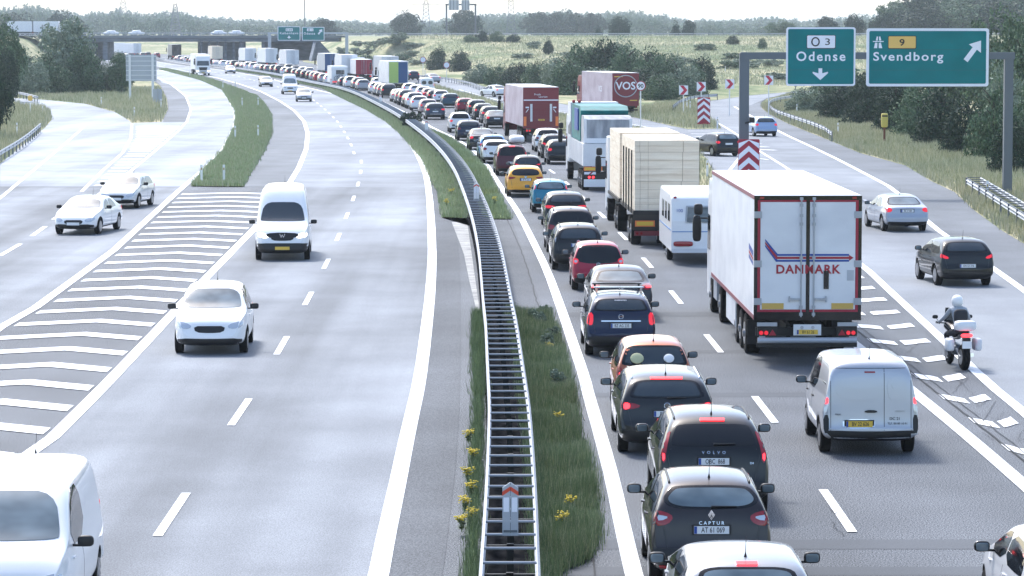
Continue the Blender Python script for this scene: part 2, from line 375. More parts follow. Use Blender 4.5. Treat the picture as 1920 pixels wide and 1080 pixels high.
# ---------------------------------------------------------------- markings
mk = MB(); mg = MB(); mr = MB()
def ribbed(path, w):
    pts = resample(path, .22); ribbon(mg, pts, w, .0125)
    for a, b in zip(pts, pts[1:]):
        d = b - a
        if d.length < .1: continue
        n = Vector((d.y, -d.x, 0)).normalized() * w / 2; c = a + d * .68
        mr.add([(a.x - n.x, a.y - n.y, .0165), (a.x + n.x, a.y + n.y, .0165), (c.x + n.x, c.y + n.y, .0165), (c.x - n.x, c.y - n.y, .0165)], [(0, 1, 2, 3)])
a_ = cut(AWL, 20, 78); ribbed(a_, .31)
ribbon(mk, [a_[-1]] + cut(AWL, a_[-1].y + .2, 1400), .31, .0165)
BW = [off(y, 1.85) for y in range(20, 60, 2)]
BWp = smooth_path(W([(1200,1120),(1187,1073),(1167,987),(1150,907),(1127,820),(1103,740),(1097,712),(1073,640),(1050,573),(1027,510),(1003,460),(973,400),(943,357),(907,300),(870,267)]) + offpath(1.8, 262, 1200, 12), 1)
b_ = [Vector((BWp[0].x + .1, 22, 0))] + cut(BWp, 20, 76); ribbed(b_, .27)
ribbon(mk, [b_[-1]] + cut(BWp, b_[-1].y + .2, 1400), .27, .0165)
MRn = offpath(9.05, 20, 84, 3); ribbed(MRn, .30)
ribbon(mk, offpath(9.05, 84, 1150, 6), .30, .0165)
k = 0; Y = 50.6 - 14.2 * 2
while Y < 1100:
    ribbon(mk, [off(Y, 5.45), off(Y + 2.4, 5.45), off(Y + 4.7, 5.45)], .16, .0165)
    a = [Vector((interp([(p.y, p.x) for p in AWL], yy) - 3.62 - .0 * yy, yy, 0)) for yy in (Y - .4, Y + 4.3)] if Y < 200 else [off(Y, -5.6), off(Y + 4.7, -5.6)]
    ribbon(mk, a, .16, .0165); Y += 14.2
ribbon(mk, [p for p in CR], .30, .0165)
ribbon(mk, CL, .30, .0168)
ribbon(mk, W([(-300,560),(0,372),(60,322),(110,280),(150,245),(158,236)]), .20, .0165)
ribbon(mk, W([(153,360),(195,318),(230,287),(246,258),(247,232)]), .20, .0165)
ribbon(mk, W([(140,400),(205,350),(243,323),(283,290),(333,247),(350,229),(358,205),(348,180),(320,158),(296,146)]), .20, .0165)
for a, b in [((85,425),(60,443)), ((38,458),(0,480)), ((-20,495),(-75,530)), ((118,400),(100,412))]: ribbon(mk, [P(*a), P(*b)], .20, .0165)
def at(path, Y): return interp(sorted((p.y, p.x) for p in path), Y)
# chevron hatching between the two left carriageways
Y = 36.0
while Y < 157:
    xl, xr = at(cut(CL, 0, 170), Y - .4) + .25, at(cut(CR, 0, 170), Y) - .25
    if Y > 66:
        xl = at(cut(CL, 0, 170), Y) + .3
    xa = xl + (xr - xl) * .56; t = 1.05
    sg = [((xl, Y + .1), (xa, Y + 1.25)), ((xa, Y + 1.25), (xr, Y))]
    for (a, b) in sg:
        mk.add([(a[0], a[1], .0165), (b[0], b[1], .0165), (b[0], b[1] + t, .0165), (a[0], a[1] + t, .0165)], [(0, 1, 2, 3)])
    Y += 3.85
Y = P(300, 349).y
while Y < P(300, 236).y:
    pa = [P(153,360), P(195,318), P(230,287), P(246,258), P(247,232)]; pb = [P(205,350), P(243,323), P(283,290), P(333,247), P(350,229)]
    xl, xr = at(pa, Y) + .3, at(pb, Y) - .3
    if xr > xl: mk.add([(xl, Y, .0165), (xr, Y, .0165), (xr, Y + 1.5, .0165), (xl, Y + 1.5, .0165)], [(0, 1, 2, 3)])
    Y += 4.2
# worn chevrons of the exit gore
def worn(a, b, t):
    d = b - a; n = max(4, int(d.length / .25)); up, lo = [], []
    for i in range(n + 1):
        p = a + d * (i / n)
        up.append((p.x, p.y + t * random.uniform(.85, 1.03))); lo.append((p.x, p.y + t * random.uniform(-.03, .08)))
    ply = lo + up[::-1]
    tr = tessellate_polygon([[Vector((x, y, 0)) for x, y in ply]]); mk.add([(x, y, .0165) for x, y in ply], [tuple(q) for q in tr])
Y = 30.0
while Y < 150:
    xl, xr = off(Y, 9.05).x + .45, at(EL, Y) - .35
    xm = xl + (xr - xl) * random.uniform(.44, .52); wd = xr - xl
    if wd > .5:
        worn(Vector((xl, Y + .7, 0)), Vector((xm - .05 * wd, Y - .1, 0)), 1.15); worn(Vector((xm + .06 * wd, Y, 0)), Vector((xr, Y + .7, 0)), 1.15)
    Y += 4.25
ribbon(mk, smooth_path(EL, 1), .26, .0165); ribbon(mk, smooth_path(ER, 1) , .26, .0165)
ribbon(mk, W([(1383,253),(1423,283),(1467,310),(1500,333)]), .2, .0165); ribbon(mk, W([(1330,223),(1357,237),(1383,253)]), .2, .0165)
ribbon(mk, W([(1440,300),(1390,292),(1352,340)]), .2, .017)
for q in [((1620,375),(1643,385)), ((1560,350),(1578,357))]: ribbon(mk, W(q), .16, .0165)
for i in range(7):
    t = i / 7; ribbon(mk, [P(1290 + 40 * t, 246 + 5 * i), P(1370 + 14 * i, 246 + 6 * i)], .5, .0165)
ribbon(mk, W([(1250,247),(1200,236),(1100,219),(1050,210),(940,190),(860,168)]), .2, .0165)
cr_ = MB()
def crack(a, b, n, w_, j):
    pts = [a + (b - a) * (i / n) + Vector((random.gauss(0, j), random.gauss(0, j), 0)) for i in range(n + 1)]; ribbon(cr_, pts, w_, .0205)
for d, w_ in ((1.25, .03), (9.55, .04), (9.75, .02)):
    ribbon(cr_, [off(y, d + random.gauss(0, .012)) for y in np.arange(24, 160, .8)], w_, .0205)
Y = 34.0
while Y < 118:
    x0 = off(Y, 9.4).x; x1 = at(EL, Y) - .2
    for _ in range(2):
        a = Vector((random.uniform(x0, x1), Y + random.uniform(-2, 2), 0)); b = a + Vector((random.uniform(-.9, .9), random.uniform(1, 4), 0)); b.x = min(max(b.x, x0), x1); crack(a, b, 12, random.uniform(.005, .012), .02)
    Y += 2.6
for _ in range(14):
    Y = random.uniform(44, 110); d = random.uniform(2, 9); crack(off(Y, d), off(Y + random.uniform(.4, 2), d + random.uniform(-.15, .15)), 8, random.uniform(.008, .016), .015)
tag(cr_.build('road_cracks', mat('tar_seam', (.03, .031, .034), .7, spec=.2), fix=False), kind='structure')
tag(mk.build('lane_markings', M['line'], fix=False), kind='structure')
tag(mg.build('lane_markings', M['line_gap'], fix=False), kind='structure')
tag(mr.build('lane_markings', M['line'], fix=False), kind='structure')
for o in bpy.data.objects:
    if o.name.startswith(('lane_markings', 'road_cracks')):
        bm = bmesh.new(); bm.from_mesh(o.data)
        for f in bm.faces:
            if f.normal.z < 0: f.normal_flip()
        bm.to_mesh(o.data); bm.free()
# ---------------------------------------------------------------- car builder
BASE = {
 'hatch':  dict(L=4.2, W=.89, H=1.47, rr=.55, tz=1.03, zb=.97, hb=1.0, hz=.76, fwb=1.15, fwt=1.95, tum=.30),
 'city':   dict(L=3.5, W=.81, H=1.47, rr=.42, tz=.98, zb=.96, hb=1.0, hz=.80, fwb=.85, fwt=1.5, tum=.28),
 'estate': dict(L=4.7, W=.90, H=1.49, rr=.50, tz=1.03, zb=.97, hb=.98, hz=.74, fwb=1.25, fwt=2.1, tum=.30),
 'sedan':  dict(L=4.65, W=.90, H=1.43, rr=1.30, rwb=.62, tz=1.0, zb=.93, hb=.97, hz=.74, fwb=1.3, fwt=2.1, tum=.32),
 'suv':    dict(L=4.6, W=.94, H=1.68, rr=.62, tz=1.10, zb=1.08, hb=1.12, hz=.92, fwb=1.25, fwt=2.1, tum=.32, zl=.28, R=.36),
 'cross':  dict(L=4.12, W=.89, H=1.57, rr=.52, tz=1.06, zb=1.03, hb=1.08, hz=.90, fwb=1.05, fwt=1.9, tum=.34, zl=.25, R=.34),
 'mpv':    dict(L=4.6, W=.92, H=1.68, rr=.38, tz=1.05, zb=1.02, hb=1.08, hz=.82, fwb=.95, fwt=2.0, tum=.24),
 'van':    dict(L=4.25, W=.915, H=1.82, rr=.20, tz=1.55, zb=1.05, hb=1.12, hz=.88, fwb=.85, fwt=1.6, tum=.15, zl=.24, roofx=.16),
 'bigvan': dict(L=5.0, W=.95, H=1.97, rr=.14, tz=1.75, zb=1.15, hb=1.28, hz=1.02, fwb=.75, fwt=1.6, tum=.13, zl=.25, roofx=.15),
 'highvan':dict(L=5.3, W=.97, H=2.50, rr=.14, tz=2.25, zb=1.20, hb=1.30, hz=1.02, fwb=.85, fwt=1.75, tum=.10, zl=.26, roofx=.18),
}
def chaikin(p, n=2):
    for _ in range(n):
        q = []
        for i in range(len(p)):
            a, b = p[i], p[(i + 1) % len(p)]
            q += [(a[0] * .75 + b[0] * .25, a[1] * .75 + b[1] * .25), (a[0] * .25 + b[0] * .75, a[1] * .25 + b[1] * .75)]
        p = q
    return p
def mirror_half(h):                              # half outline from top centre to bottom centre, x >= 0
    return h + [(-x, z) for x, z in h[::-1] if x > 1e-4]
class Body:
    def __init__(s, c):
        s.c = c; L, Wd, H = c['L'], c['W'], c['H']; zl = c.get('zl', .2); R = c.get('R', .32); tz_, zb, rr = c['tz'], c['zb'], c['rr']
        if 'rwb' in c: top = [(0, .60), (.05, .66), (.09, .85), (.12, tz_), (c['rwb'], tz_ + .04), ((c['rwb'] + rr) / 2, (tz_ + H) / 2 + .05), (rr, H - .035)]
        elif H - tz_ < .35: top = [(0, .55), (.04, .60), (.06, 1.0), (.08, tz_), (rr, H - .02)]
        else: top = [(0, .60), (.05, .66), (.09, .86), (.13, tz_), ((rr + .13) / 2, (tz_ + H) / 2 + .04), (rr, H - .03)]
        top += [(rr + .6, H), (L - c['fwt'] - .5, H), (L - c['fwt'], H - .05), (L - (c['fwt'] + c['fwb']) / 2, (H + c['hb']) / 2 - .01), (L - c['fwb'], c['hb']), (L - c['fwb'] * .5, (c['hb'] + c['hz']) / 2 + .03), (L - .2, c['hz']), (L - .08, c['hz'] - .12), (L, .50)]
        s.top = sorted(set(top)); wp = [(0, .90), (.12, .955), (.5, .99), (1.2, 1), (L - 1.3, 1), (L - .6, .965), (L - .2, .88), (L, .72)]
        st = sorted(set([t for t, _ in s.top] + [1.6, L / 2, L / 2 + .5])); N = []
        if H > 1.8: wp[0] = (0, .965); wp[1] = (.12, .985)
        for t in st:
            if not N or t - N[-1] > .02: N.append(t)
        rings = []
        for t in N:
            zt = interp(s.top, t); b = min(zb, zt - .04); wd = Wd * interp(wp, t); z0 = interp([(0, .34), (.25, zl), (L - .3, zl), (L, .30)], t)
            gh = zt - b; wr = wd * .955 - c['tum'] * max(0, gh - .04)
            rx = c.get('roofx', .20) if gh > .2 else .10
            rings.append([(0, z0), (wd * .78, z0), (wd * .97, z0 + .09), (wd, z0 + .35 * (b - z0)), (wd, z0 + .74 * (b - z0)), (wd * .955, b), (wr + (.0 if gh > .2 else .02), b + gh * .80), (wr - rx * .55, zt - .018), (wr - rx - .22, zt + (.015 if gh > .2 else .01)), (0, zt + .02)])
        bm = bmesh.new(); cr = bm.edges.layers.float.new('crease_edge'); RV = []
        def ring(pts, y):
            full = pts + [(-x, z) for x, z in pts[-2:0:-1]]
            return [bm.verts.new((x, y, z)) for x, z in full]
        def shrink(pts, k):
            zc = (pts[0][1] + pts[-1][1]) / 2; return [(x * k, zc + (z - zc) * k) for x, z in pts]
        RV.append(ring(shrink(rings[0], .55), -L / 2 - .012))
        for t, r in zip(N, rings): RV.append(ring(r, t - L / 2))
        RV.append(ring(shrink(rings[-1], .55), L / 2 + .02))
        n = len(RV[0])
        for a, b in zip(RV, RV[1:]):
            for j in range(n): bm.faces.new((a[j], a[(j + 1) % n], b[(j + 1) % n], b[j]))
        bm.faces.new(RV[0][::-1]); bm.faces.new(RV[-1])
        for a, b in zip(RV[1:-1], RV[2:-1]):
            for j in (4, n - 4, 5, n - 5):
                e = bm.edges.get((a[j], b[j]))
                if e: e[cr] = .45
        bmesh.ops.recalc_face_normals(bm, faces=bm.faces)
        me = bpy.data.meshes.new('b'); bm.to_mesh(me); bm.free()
        o = bpy.data.objects.new('b', me); COL.objects.link(o)
        md = o.modifiers.new('s', 'SUBSURF'); md.levels = 2; md.render_levels = 2
        dg = bpy.context.evaluated_depsgraph_get(); m2 = bpy.data.meshes.new_from_object(o.evaluated_get(dg))
        bm = bmesh.new(); bm.from_mesh(m2); s.bvh = BVHTree.FromBMesh(bm); bm.free()
        o.modifiers.clear(); o.data = m2; bpy.data.meshes.remove(me)
        # wheel arches
        s.wy = (-L / 2 + c.get('ro', .80), L / 2 - .86); s.R = R; cut_ = MB()
        for y in s.wy:
            for sx in (-1, 1): cut_.tube([(sx * (Wd - .26), y, R + .01), (sx * (Wd + .2), y, R + .01)], R + .055, 24)
        co_ = cut_.build('c', M['black'])
        bo = o.modifiers.new('b', 'BOOLEAN'); bo.operation = 'DIFFERENCE'; bo.object = co_; bo.solver = 'EXACT'
        dg = bpy.context.evaluated_depsgraph_get(); m3 = bpy.data.meshes.new_from_object(o.evaluated_get(dg))
        bpy.data.objects.remove(o); bpy.data.objects.remove(co_)
        m3.materials.clear(); m3.materials.append(M['white']); m3.materials.append(M['black'])
        sm = []
        for p in m3.polygons:
            c_ = p.center; dark = 0
            for y in s.wy:
                d = math.hypot(c_.y - y, c_.z - R - .01)
                if d < R + .06 and abs(c_.x) < Wd - .02 and (d > R + .02 and abs(p.normal.x) < .3 or abs(c_.x) < Wd - .24 and abs(p.normal.x) > .9): dark = 1
            if c_.z < zl + .10 and p.normal.z < -.3: dark = 1
            p.material_index = dark; p.use_smooth = not dark
        s.mesh = m3
    def cast(s, axis, a, b):
        L, Wd = s.c['L'], s.c['W']
        for k in range(45):
            q = a * (1 - .02 * k)
            if axis == 'rear': o_, d = Vector((q, -L, b)), Vector((0, 1, 0))
            elif axis == 'front': o_, d = Vector((q, L, b)), Vector((0, -1, 0))
            elif axis == 'right': o_, d = Vector((3, q, b)), Vector((-1, 0, 0))
            elif axis == 'left': o_, d = Vector((-3, q, b)), Vector((1, 0, 0))
            else: o_, d = Vector((q, b, 5)), Vector((0, 0, -1))
            h = s.bvh.ray_cast(o_, d)
            if h[0] is not None: s.k = k; return h[0], h[1], d
        return None
    def patch(s, name, poly, axis, m, parent, offs=.008, smooth=2, step=.07):
        if smooth: poly = chaikin(poly, smooth)
        pts = []
        for i in range(len(poly)):
            a, b = poly[i], poly[(i + 1) % len(poly)]; n = max(1, int(math.dist(a, b) / step))
            pts += [(a[0] + (b[0] - a[0]) * k / n, a[1] + (b[1] - a[1]) * k / n) for k in range(n)]
        nb = len(pts); x0, x1 = min(p[0] for p in pts), max(p[0] for p in pts); z0, z1 = min(p[1] for p in pts), max(p[1] for p in pts)
        def inside(x, z):
            r = False
            for i in range(nb):
                (xa, za), (xb, zb) = pts[i], pts[(i + 1) % nb]
                if (za > z) != (zb > z) and x < (xb - xa) * (z - za) / (zb - za) + xa: r = not r
            return r
        gx = int((x1 - x0) / step) + 1; gz = int((z1 - z0) / step) + 1; inn = []
        for i in range(1, gx):
            for j in range(1, gz):
                x, z = x0 + (x1 - x0) * i / gx, z0 + (z1 - z0) * j / gz
                if inside(x, z) and min((x - p[0]) ** 2 + (z - p[1]) ** 2 for p in pts) > (step * .35) ** 2: inn.append((x, z))
        allp = pts + inn
        v, e, f, ov, _, _ = delaunay_2d_cdt([Vector(p) for p in allp], [(i, (i + 1) % nb) for i in range(nb)], [], 1, 1e-5)
        P3, mb, bad = [], MB(), set()
        for p in v:
            h = s.cast(axis, p.x, p.y)
            if h is None or s.k > 4 or (axis in ('right', 'left') and abs(h[1].x) < .35) or (axis == 'rear' and abs(h[1].y) < .16): bad.add(len(P3)); h = h or (Vector((0, 0, 0)), Vector((0, 0, 1)), Vector((0, 1, 0)))
            P3.append((h[0] + h[1] * offs, h[0] - h[1] * .02))
        f = [t for t in f if not bad.intersection(t) and max((P3[t[i]][0] - P3[t[i - 1]][0]).length for i in range(len(t))) < step * 5] or [list(f[0])]
        pa = list(range(len(P3)))
        def fd(i):
            while pa[i] != i: pa[i] = pa[pa[i]]; i = pa[i]
            return i
        for t in f:
            for q in t[1:]: pa[fd(q)] = fd(t[0])
        cc = {}
        for t in f: cc[fd(t[0])] = cc.get(fd(t[0]), 0) + 1
        bk = max(cc, key=cc.get); f = [t for t in f if fd(t[0]) == bk]
        us = sorted({i for t in f for i in t}); ix = {o_: n_ for n_, o_ in enumerate(us)}; P3 = [P3[i] for i in us]; f = [[ix[i] for i in t] for t in f]
        mb.add([p[0] for p in P3], [tuple(t) for t in f])
        # skirt so the piece has an edge
        cnt = {}
        for t in f:
            t = list(t)
            for i in range(len(t)):
                k = tuple(sorted((t[i], t[(i + 1) % len(t)]))); cnt[k] = cnt.get(k, 0) + 1
        for (a, b), c_ in cnt.items():
            if c_ == 1: o2 = len(mb.v); mb.v += [tuple(P3[a][0]), tuple(P3[b][0]), tuple(P3[b][1]), tuple(P3[a][1])]; mb.f.append((o2, o2 + 1, o2 + 2, o2 + 3)); mb.m.append(0)
        o = mb.build(name, m, parent, smooth=True, fix=False)
        return o
CARS = {}
def plate(parent, x, y, z, txt, style='white', w=.50, h=.11, rz=0, name='number_plate'):
    p = MB().box(-w / 2, w / 2, -.008, .008, -h / 2, h / 2).build(name, M['plate_y'] if style == 'yellow' else M['plate_w'], parent)
    p.location = (x, y, z); p.rotation_euler = (0, 0, rz)
    if txt:
        t = text(txt, h * .98, M['ink'], p, (.02, -.0095, -.002), ext=.001, sx=.72, bold=.0008)
        MB().box(-w / 2 + .002, -w / 2 + .042, -.0098, -.0085, -h / 2 + .003, h / 2 - .003).build('country_band', M['blue_ink'], p)
    return p
def make_car(kind, col, label, cat='car', group=None, name=None, **k):
    c = dict(BASE[kind]); c.update({a: b for a, b in k.items() if a in c or a in ('zl', 'R', 'ro', 'roofx', 'rwb')}); B = Body(c)
    L, Wd, H, zb, tz_, rr = c['L'], c['W'], c['H'], c['zb'], c['tz'], c['rr']
    r = empty(name or {'hatch': 'hatchback', 'city': 'city_car', 'estate': 'estate_car', 'sedan': 'saloon_car', 'suv': 'suv', 'cross': 'crossover_car', 'mpv': 'people_carrier', 'van': 'small_van', 'bigvan': 'van', 'highvan': 'van'}[kind])
    tag(r, label, cat, group)
    metal = k.get('metal', .3)
    b = bpy.data.objects.new('body', B.mesh); COL.objects.link(b); b.parent = r
    b.material_slots[0].link = 'OBJECT'; b.material_slots[0].material = paint(col, metal)
    rwb = c.get('rwb', 0); far = k.get('far', False)
    # rear glass
    zlo, zhi = (tz_ + .05, H - .085) if not k.get('rw') else (0, 0)
    half = k.get('rw') or [(0, zhi), (Wd * .62, zhi - .01), (Wd * .70, (zlo + zhi) / 2), (Wd * .76, zlo + .05), (Wd * .70, zlo), (0, zlo)]
    if k.get('rwin', True) and kind not in ('van',):
        cx = 0; cz = (max(q[1] for q in half) + min(q[1] for q in half)) / 2
        if not far: B.patch('window_surround', mirror_half(half), 'rear', M['gloss_black'], r, .006)
        ins = [(x * .90, cz + (z - cz) * .80) for x, z in half]
        B.patch('rear_window', mirror_half(ins if not far else half), 'rear', M[k.get('glass', 'glass')], r, .011)
    # side glass
    s0, s1 = (rwb or .13) - L / 2 + .30, rr - L / 2 + .16
    f0, f1 = L / 2 - c['fwb'] - .12, L / 2 - c['fwt'] - .10
    if rwb: s0 = s1 - .35
    z0, z1 = zb + .035, H - .125
    if kind in ('van', 'bigvan', 'highvan') and not k.get('glazed'):
        z1 = min(z1, c['hb'] + .62); s0 = s1 = L / 2 - c['fwt'] - 1.0
    mid = (f1 + f0) / 2 - .75
    for sd, ax in ((1, 'right'), (-1, 'left')):
        if kind in ('van', 'bigvan', 'highvan') and not k.get('glazed'):
            B.patch('side_window', [(s0, z0), (f0 - .05, z0), (f1 - .05, z1), (s0, z1)], ax, M['glass_dk'], r, .006, 1)
        else:
            B.patch('side_window', [(s0, z0 + .03), (s0 + .2, z0), (mid - .04, z0), (mid - .04, z1 + .01), (s1 + .12, z1), (s1, z1 - .05)], ax, M['glass_dk'], r, .006, 1, .12)
            B.patch('side_window', [(mid + .04, z0), (f0, z0), (f1 + .05, z1 - .02), (mid + .04, z1 + .01)], ax, M['glass_dk'], r, .006, 1, .12)
        if not far:
            y_ = L / 2 - c['fwb'] - .42; xm = Wd * .97 + .12
            mm = MB().rbox((sd * (xm + .02), y_, zb + .10), (.11, .05, .075), .6)
            mm.box(min(sd * (Wd * .9), sd * xm), max(sd * (Wd * .9), sd * xm), y_ - .02, y_ + .03, zb + .03, zb + .06)
            mi = mm.build('wing_mirror', M['black'] if not k.get('mirror_col') else paint(k['mirror_col']), r, smooth=True)
            MB().rbox((sd * (xm + .02), y_ - .056, zb + .10), (.085, .006, .055), .5).build('mirror_glass', M['glass_lt'], mi, smooth=True)
            for yy in (mid, ): B.patch('door_seam', [(yy - .006, .36), (yy + .006, .36), (yy + .006, zb - .01), (yy - .006, zb - .01)], ax, M['ink'], r, .002, 0)
            for yy in (mid - .22, mid + .95): B.patch('door_handle', [(yy - .09, zb - .12), (yy + .09, zb - .12), (yy + .09, zb - .085), (yy - .09, zb - .085)], ax, M['black'] if k.get('dkh') else paint(col, metal), r, .03, 1)
    # windscreen
    zw0, zw1 = c['hb'] + .05, min(H - .10, c['hb'] + .68)
    B.patch('windscreen', mirror_half([(0, zw1), (Wd * .66, zw1 - .01), (Wd * .80, zw0 + .05), (Wd * .76, zw0), (0, zw0 - .01)]), 'front', M['glass_lt'] if k.get('ws') != 'dk' else M['glass'], r, .009)
    # lamps
    lit = k.get('lit', True)
    tl = k.get('tl') or ([(Wd - .13, 1.30), (Wd - .03, 1.26), (Wd - .03, .90), (Wd - .13, .92)] if kind in ('bigvan', 'highvan') else None) or [(Wd * .66, tz_ - .06), (Wd * 1.0, tz_ - .03), (Wd * 1.0, tz_ - .22), (Wd * .70, tz_ - .20)]
    core = k.get('core')
    for sd in (1, -1):
        o = B.patch('tail_light', [(sd * x, z) for x, z in tl], 'rear', M['red_dim'] if lit and not core else M[k.get('tlm', 'red')], r, .012, 1, .05)
        if core and not far:
            B.patch('lamp_lens', [(sd * x, z) for x, z in core], 'rear', M['red_lit'] if lit else M['lamp_w'], o, .017, 1, .05)
        if kind not in ('van', 'bigvan', 'highvan') and not far:
            zt0, zt1 = min(z for _, z in tl), max(z for _, z in tl)
            if max(x for x, _ in tl) > Wd * .93:
                B.patch('tail_light', [(-L / 2 + .02, zt0 + .03), (-L / 2 + .22, zt0 + .06), (-L / 2 + .26, zt1 - .03), (-L / 2 + .1, zt1)], 'right' if sd > 0 else 'left', M['red_dim'] if lit and not core else M[k.get('tlm', 'red')], r, .008, 1, .05)
        zh = c['hz'] - .10
        B.patch('headlight', [(sd * Wd * .48, zh - .02), (sd * Wd * .88, zh + .08), (sd * Wd * .86, zh - .10), (sd * Wd * .52, zh - .12)], 'front', M['lamp_on'] if k.get('hl') else M['lamp_w'], r, .012, 1, .06)
    if lit and k.get('third', False):
        tt = k['third']; B.patch('brake_light', [(-tt[1], tt[0] - .014), (tt[1], tt[0] - .014), (tt[1], tt[0] + .014), (-tt[1], tt[0] + .014)], 'rear', M['red_lit'], r, .02, 0, .1)
    B.patch('grille', mirror_half([(0, c['hz'] - .15), (Wd * .42, c['hz'] - .15), (Wd * .38, c['hz'] - .30), (0, c['hz'] - .32)]), 'front', M['black'], r, .008, 1)
    bh = k.get('bump', .40)
    if not far:
        B.patch('rear_bumper', mirror_half([(0, bh), (Wd * .80, bh + .02), (Wd * .97, bh + .02), (Wd * .97, .28), (0, .27)]), 'rear', M['black'], r, .012, 1)
        B.patch('front_bumper', mirror_half([(0, .42), (Wd * .86, .44), (Wd * .84, .30), (0, .28)]), 'front', M['black'], r, .012, 1)
        if k.get('seams', True) and kind != 'sedan':
            h = [(Wd * .74, tz_ + .02), (Wd * .80, tz_ - .10), (Wd * .74, tz_ - .35), (Wd * .70, bh + .02)]
            for sd in (1, -1):
                q = [(sd * (x - .005), z) for x, z in h] + [(sd * (x + .005), z) for x, z in h[::-1]]
                B.patch('tailgate_seam', q, 'rear', M['ink'], r, .002, 0, .08)
            B.patch('tailgate_seam', [(-Wd * .7, bh + .015), (Wd * .7, bh + .015), (Wd * .7, bh + .025), (-Wd * .7, bh + .025)], 'rear', M['ink'], r, .003, 0, .1)
    # wheels
    R = B.R
    for y in B.wy:
        for sd in (1, -1):
            wh = bpy.data.objects.get('__wheel%.2f' % R)
            if wh is None:
                me = MB().tube([(-.10, 0, 0), (-.085, 0, 0), (.085, 0, 0), (.10, 0, 0)], [R - .03, R, R, R - .03], 24).build('__wheel%.2f' % R, M['tyre'], None, smooth=False); wh = me
                rm = MB(); rm.tube([(.095, 0, 0), (.103, 0, 0)], R * .66, 20)
                for q in range(7):
                    a = 2 * PI * q / 7; ca, sa = math.cos(a), math.sin(a)
                    rm.add([(.112, ca * .03 - sa * .03, sa * .03 + ca * .03), (.112, ca * .03 + sa * .03, sa * .03 - ca * .03), (.108, ca * R * .62 + sa * .025, sa * R * .62 - ca * .025), (.108, ca * R * .62 - sa * .025, sa * R * .62 + ca * .025)], [(0, 1, 2, 3)])
                rr_ = rm.build('__rim%.2f' % R, M['rim'], None, fix=True); WHEELS.append(wh); WHEELS.append(rr_)
            wo = bpy.data.objects.new('wheel', bpy.data.objects['__wheel%.2f' % R].data); COL.objects.link(wo); wo.parent = r
            wo.location = (sd * (Wd - .125), y, R); wo.rotation_euler = (0, 0, 0 if sd > 0 else PI)
            if not far:
                ro = bpy.data.objects.new('rim', bpy.data.objects['__rim%.2f' % R].data); COL.objects.link(ro); ro.parent = wo
    # plates and lettering
    pl = k.get('plate')
    if pl:
        h = B.cast('rear', 0, pl[1]); pz = plate(r, pl[3] if len(pl) > 3 else 0, h[0].y - .022, pl[1], pl[0], pl[2] if len(pl) > 2 else 'white')
        MB().box(-.28, .28, .008, .03, -.075, .075).build('plate_holder', M['black'], pz)
    elif k.get('pz'):
        h = B.cast('rear', 0, k['pz']); plate(r, 0, h[0].y - .015, k['pz'], None, k.get('ps', 'white'))
    if k.get('fp'):
        h = B.cast('front', 0, .45); plate(r, 0, h[0].y + .02, .45, None, k['fp'], rz=PI)
    for (s_, x, z, size, m_) in k.get('txt', []):
        h = B.cast('rear', x, z); n = h[1]; text(s_, size, M[m_], r, (x, h[0].y - .022, z), ext=.003, rot=(PI / 2 - math.asin(max(-.9, min(.9, n.z))), 0, 0))
    if k.get('emblem'):
        z, sh = k['emblem']; h = B.cast('rear', 0, z); y = h[0].y - .02
        e = MB()
        if sh == 'diamond': e.prism([(0, z + .075), (.05, z), (.022, z - .045), (0, z + .01), (-.022, z - .045), (-.05, z)], y - .006, y + .012); e.prism([(.018, z - .05), (0, z - .075), (-.018, z - .05), (0, z - .015)], y - .006, y + .012)
        else:
            ring = [(math.cos(a) * .055, math.sin(a) * .055) for a in np.linspace(0, 2 * PI, 25)]
            e.tube([(x_, y, z + z_) for x_, z_ in ring], .008, 6, False); 
            if sh == 'bolt': e.box(-.05, .05, y - .005, y + .006, z - .007, z + .007)
            elif sh == 'w': 
                for a, b_ in (((-.035, .03), (-.015, -.03)), ((-.015, -.03), (0, .02)), ((0, .02), (.015, -.03)), ((.015, -.03), (.035, .03))): e.tube([(a[0], y, z + a[1]), (b_[0], y, z + b_[1])], .005, 5)
            else: e.tube([(0, y - .006, z), (0, y + .008, z)], .05, 20)
        e.build('emblem', M['chrome'], r)
    if k.get('wiper') is not None:
        z = k['wiper']; hs = [B.cast('rear', x, z + .01 * abs(x)) for x in (0, .18, .36)]
        MB().tube([h[0] + h[1] * .03 for h in hs], [.018, .012, .008], 6).build('rear_wiper', M['black'], r)
    if k.get('strip'):
        z = k['strip']; B.patch('chrome_strip', [(-Wd * .55, z - .014), (Wd * .55, z - .014), (Wd * .55, z + .014), (-Wd * .55, z + .014)], 'rear', M['chrome'], r, .022, 0, .1)
    if k.get('rails') or k.get('crossbars') or k.get('ditch'):
        xr = Wd * .955 - c['tum'] * (H - zb) - .09
        for sd in (1, -1):
            pts = []
            for t in np.linspace(rr - L / 2 + .12, L / 2 - c['fwt'] - .1, 9):
                h = B.cast('top', sd * xr, t); pts.append(h[0] + Vector((0, 0, .035 if k.get('rails') else .004)))
            if k.get('rails'): pts[0].z -= .04; pts[-1].z -= .04
            MB().tube(pts, .018, 6).build('roof_rail' if k.get('rails') else 'roof_gutter', M[k.get('railm', 'black')], r, smooth=True)
        if k.get('crossbars'):
            for t in k['crossbars']:
                MB().rbox((0, t, H + .13), (Wd * .72, .04, .022), .4).box(-Wd * .66, -Wd * .60, t - .03, t + .03, H - .02, H + .12).box(Wd * .60, Wd * .66, t - .03, t + .03, H - .02, H + .12).build('roof_bar', M['chrome'] if t < 0 else M['black'], r)
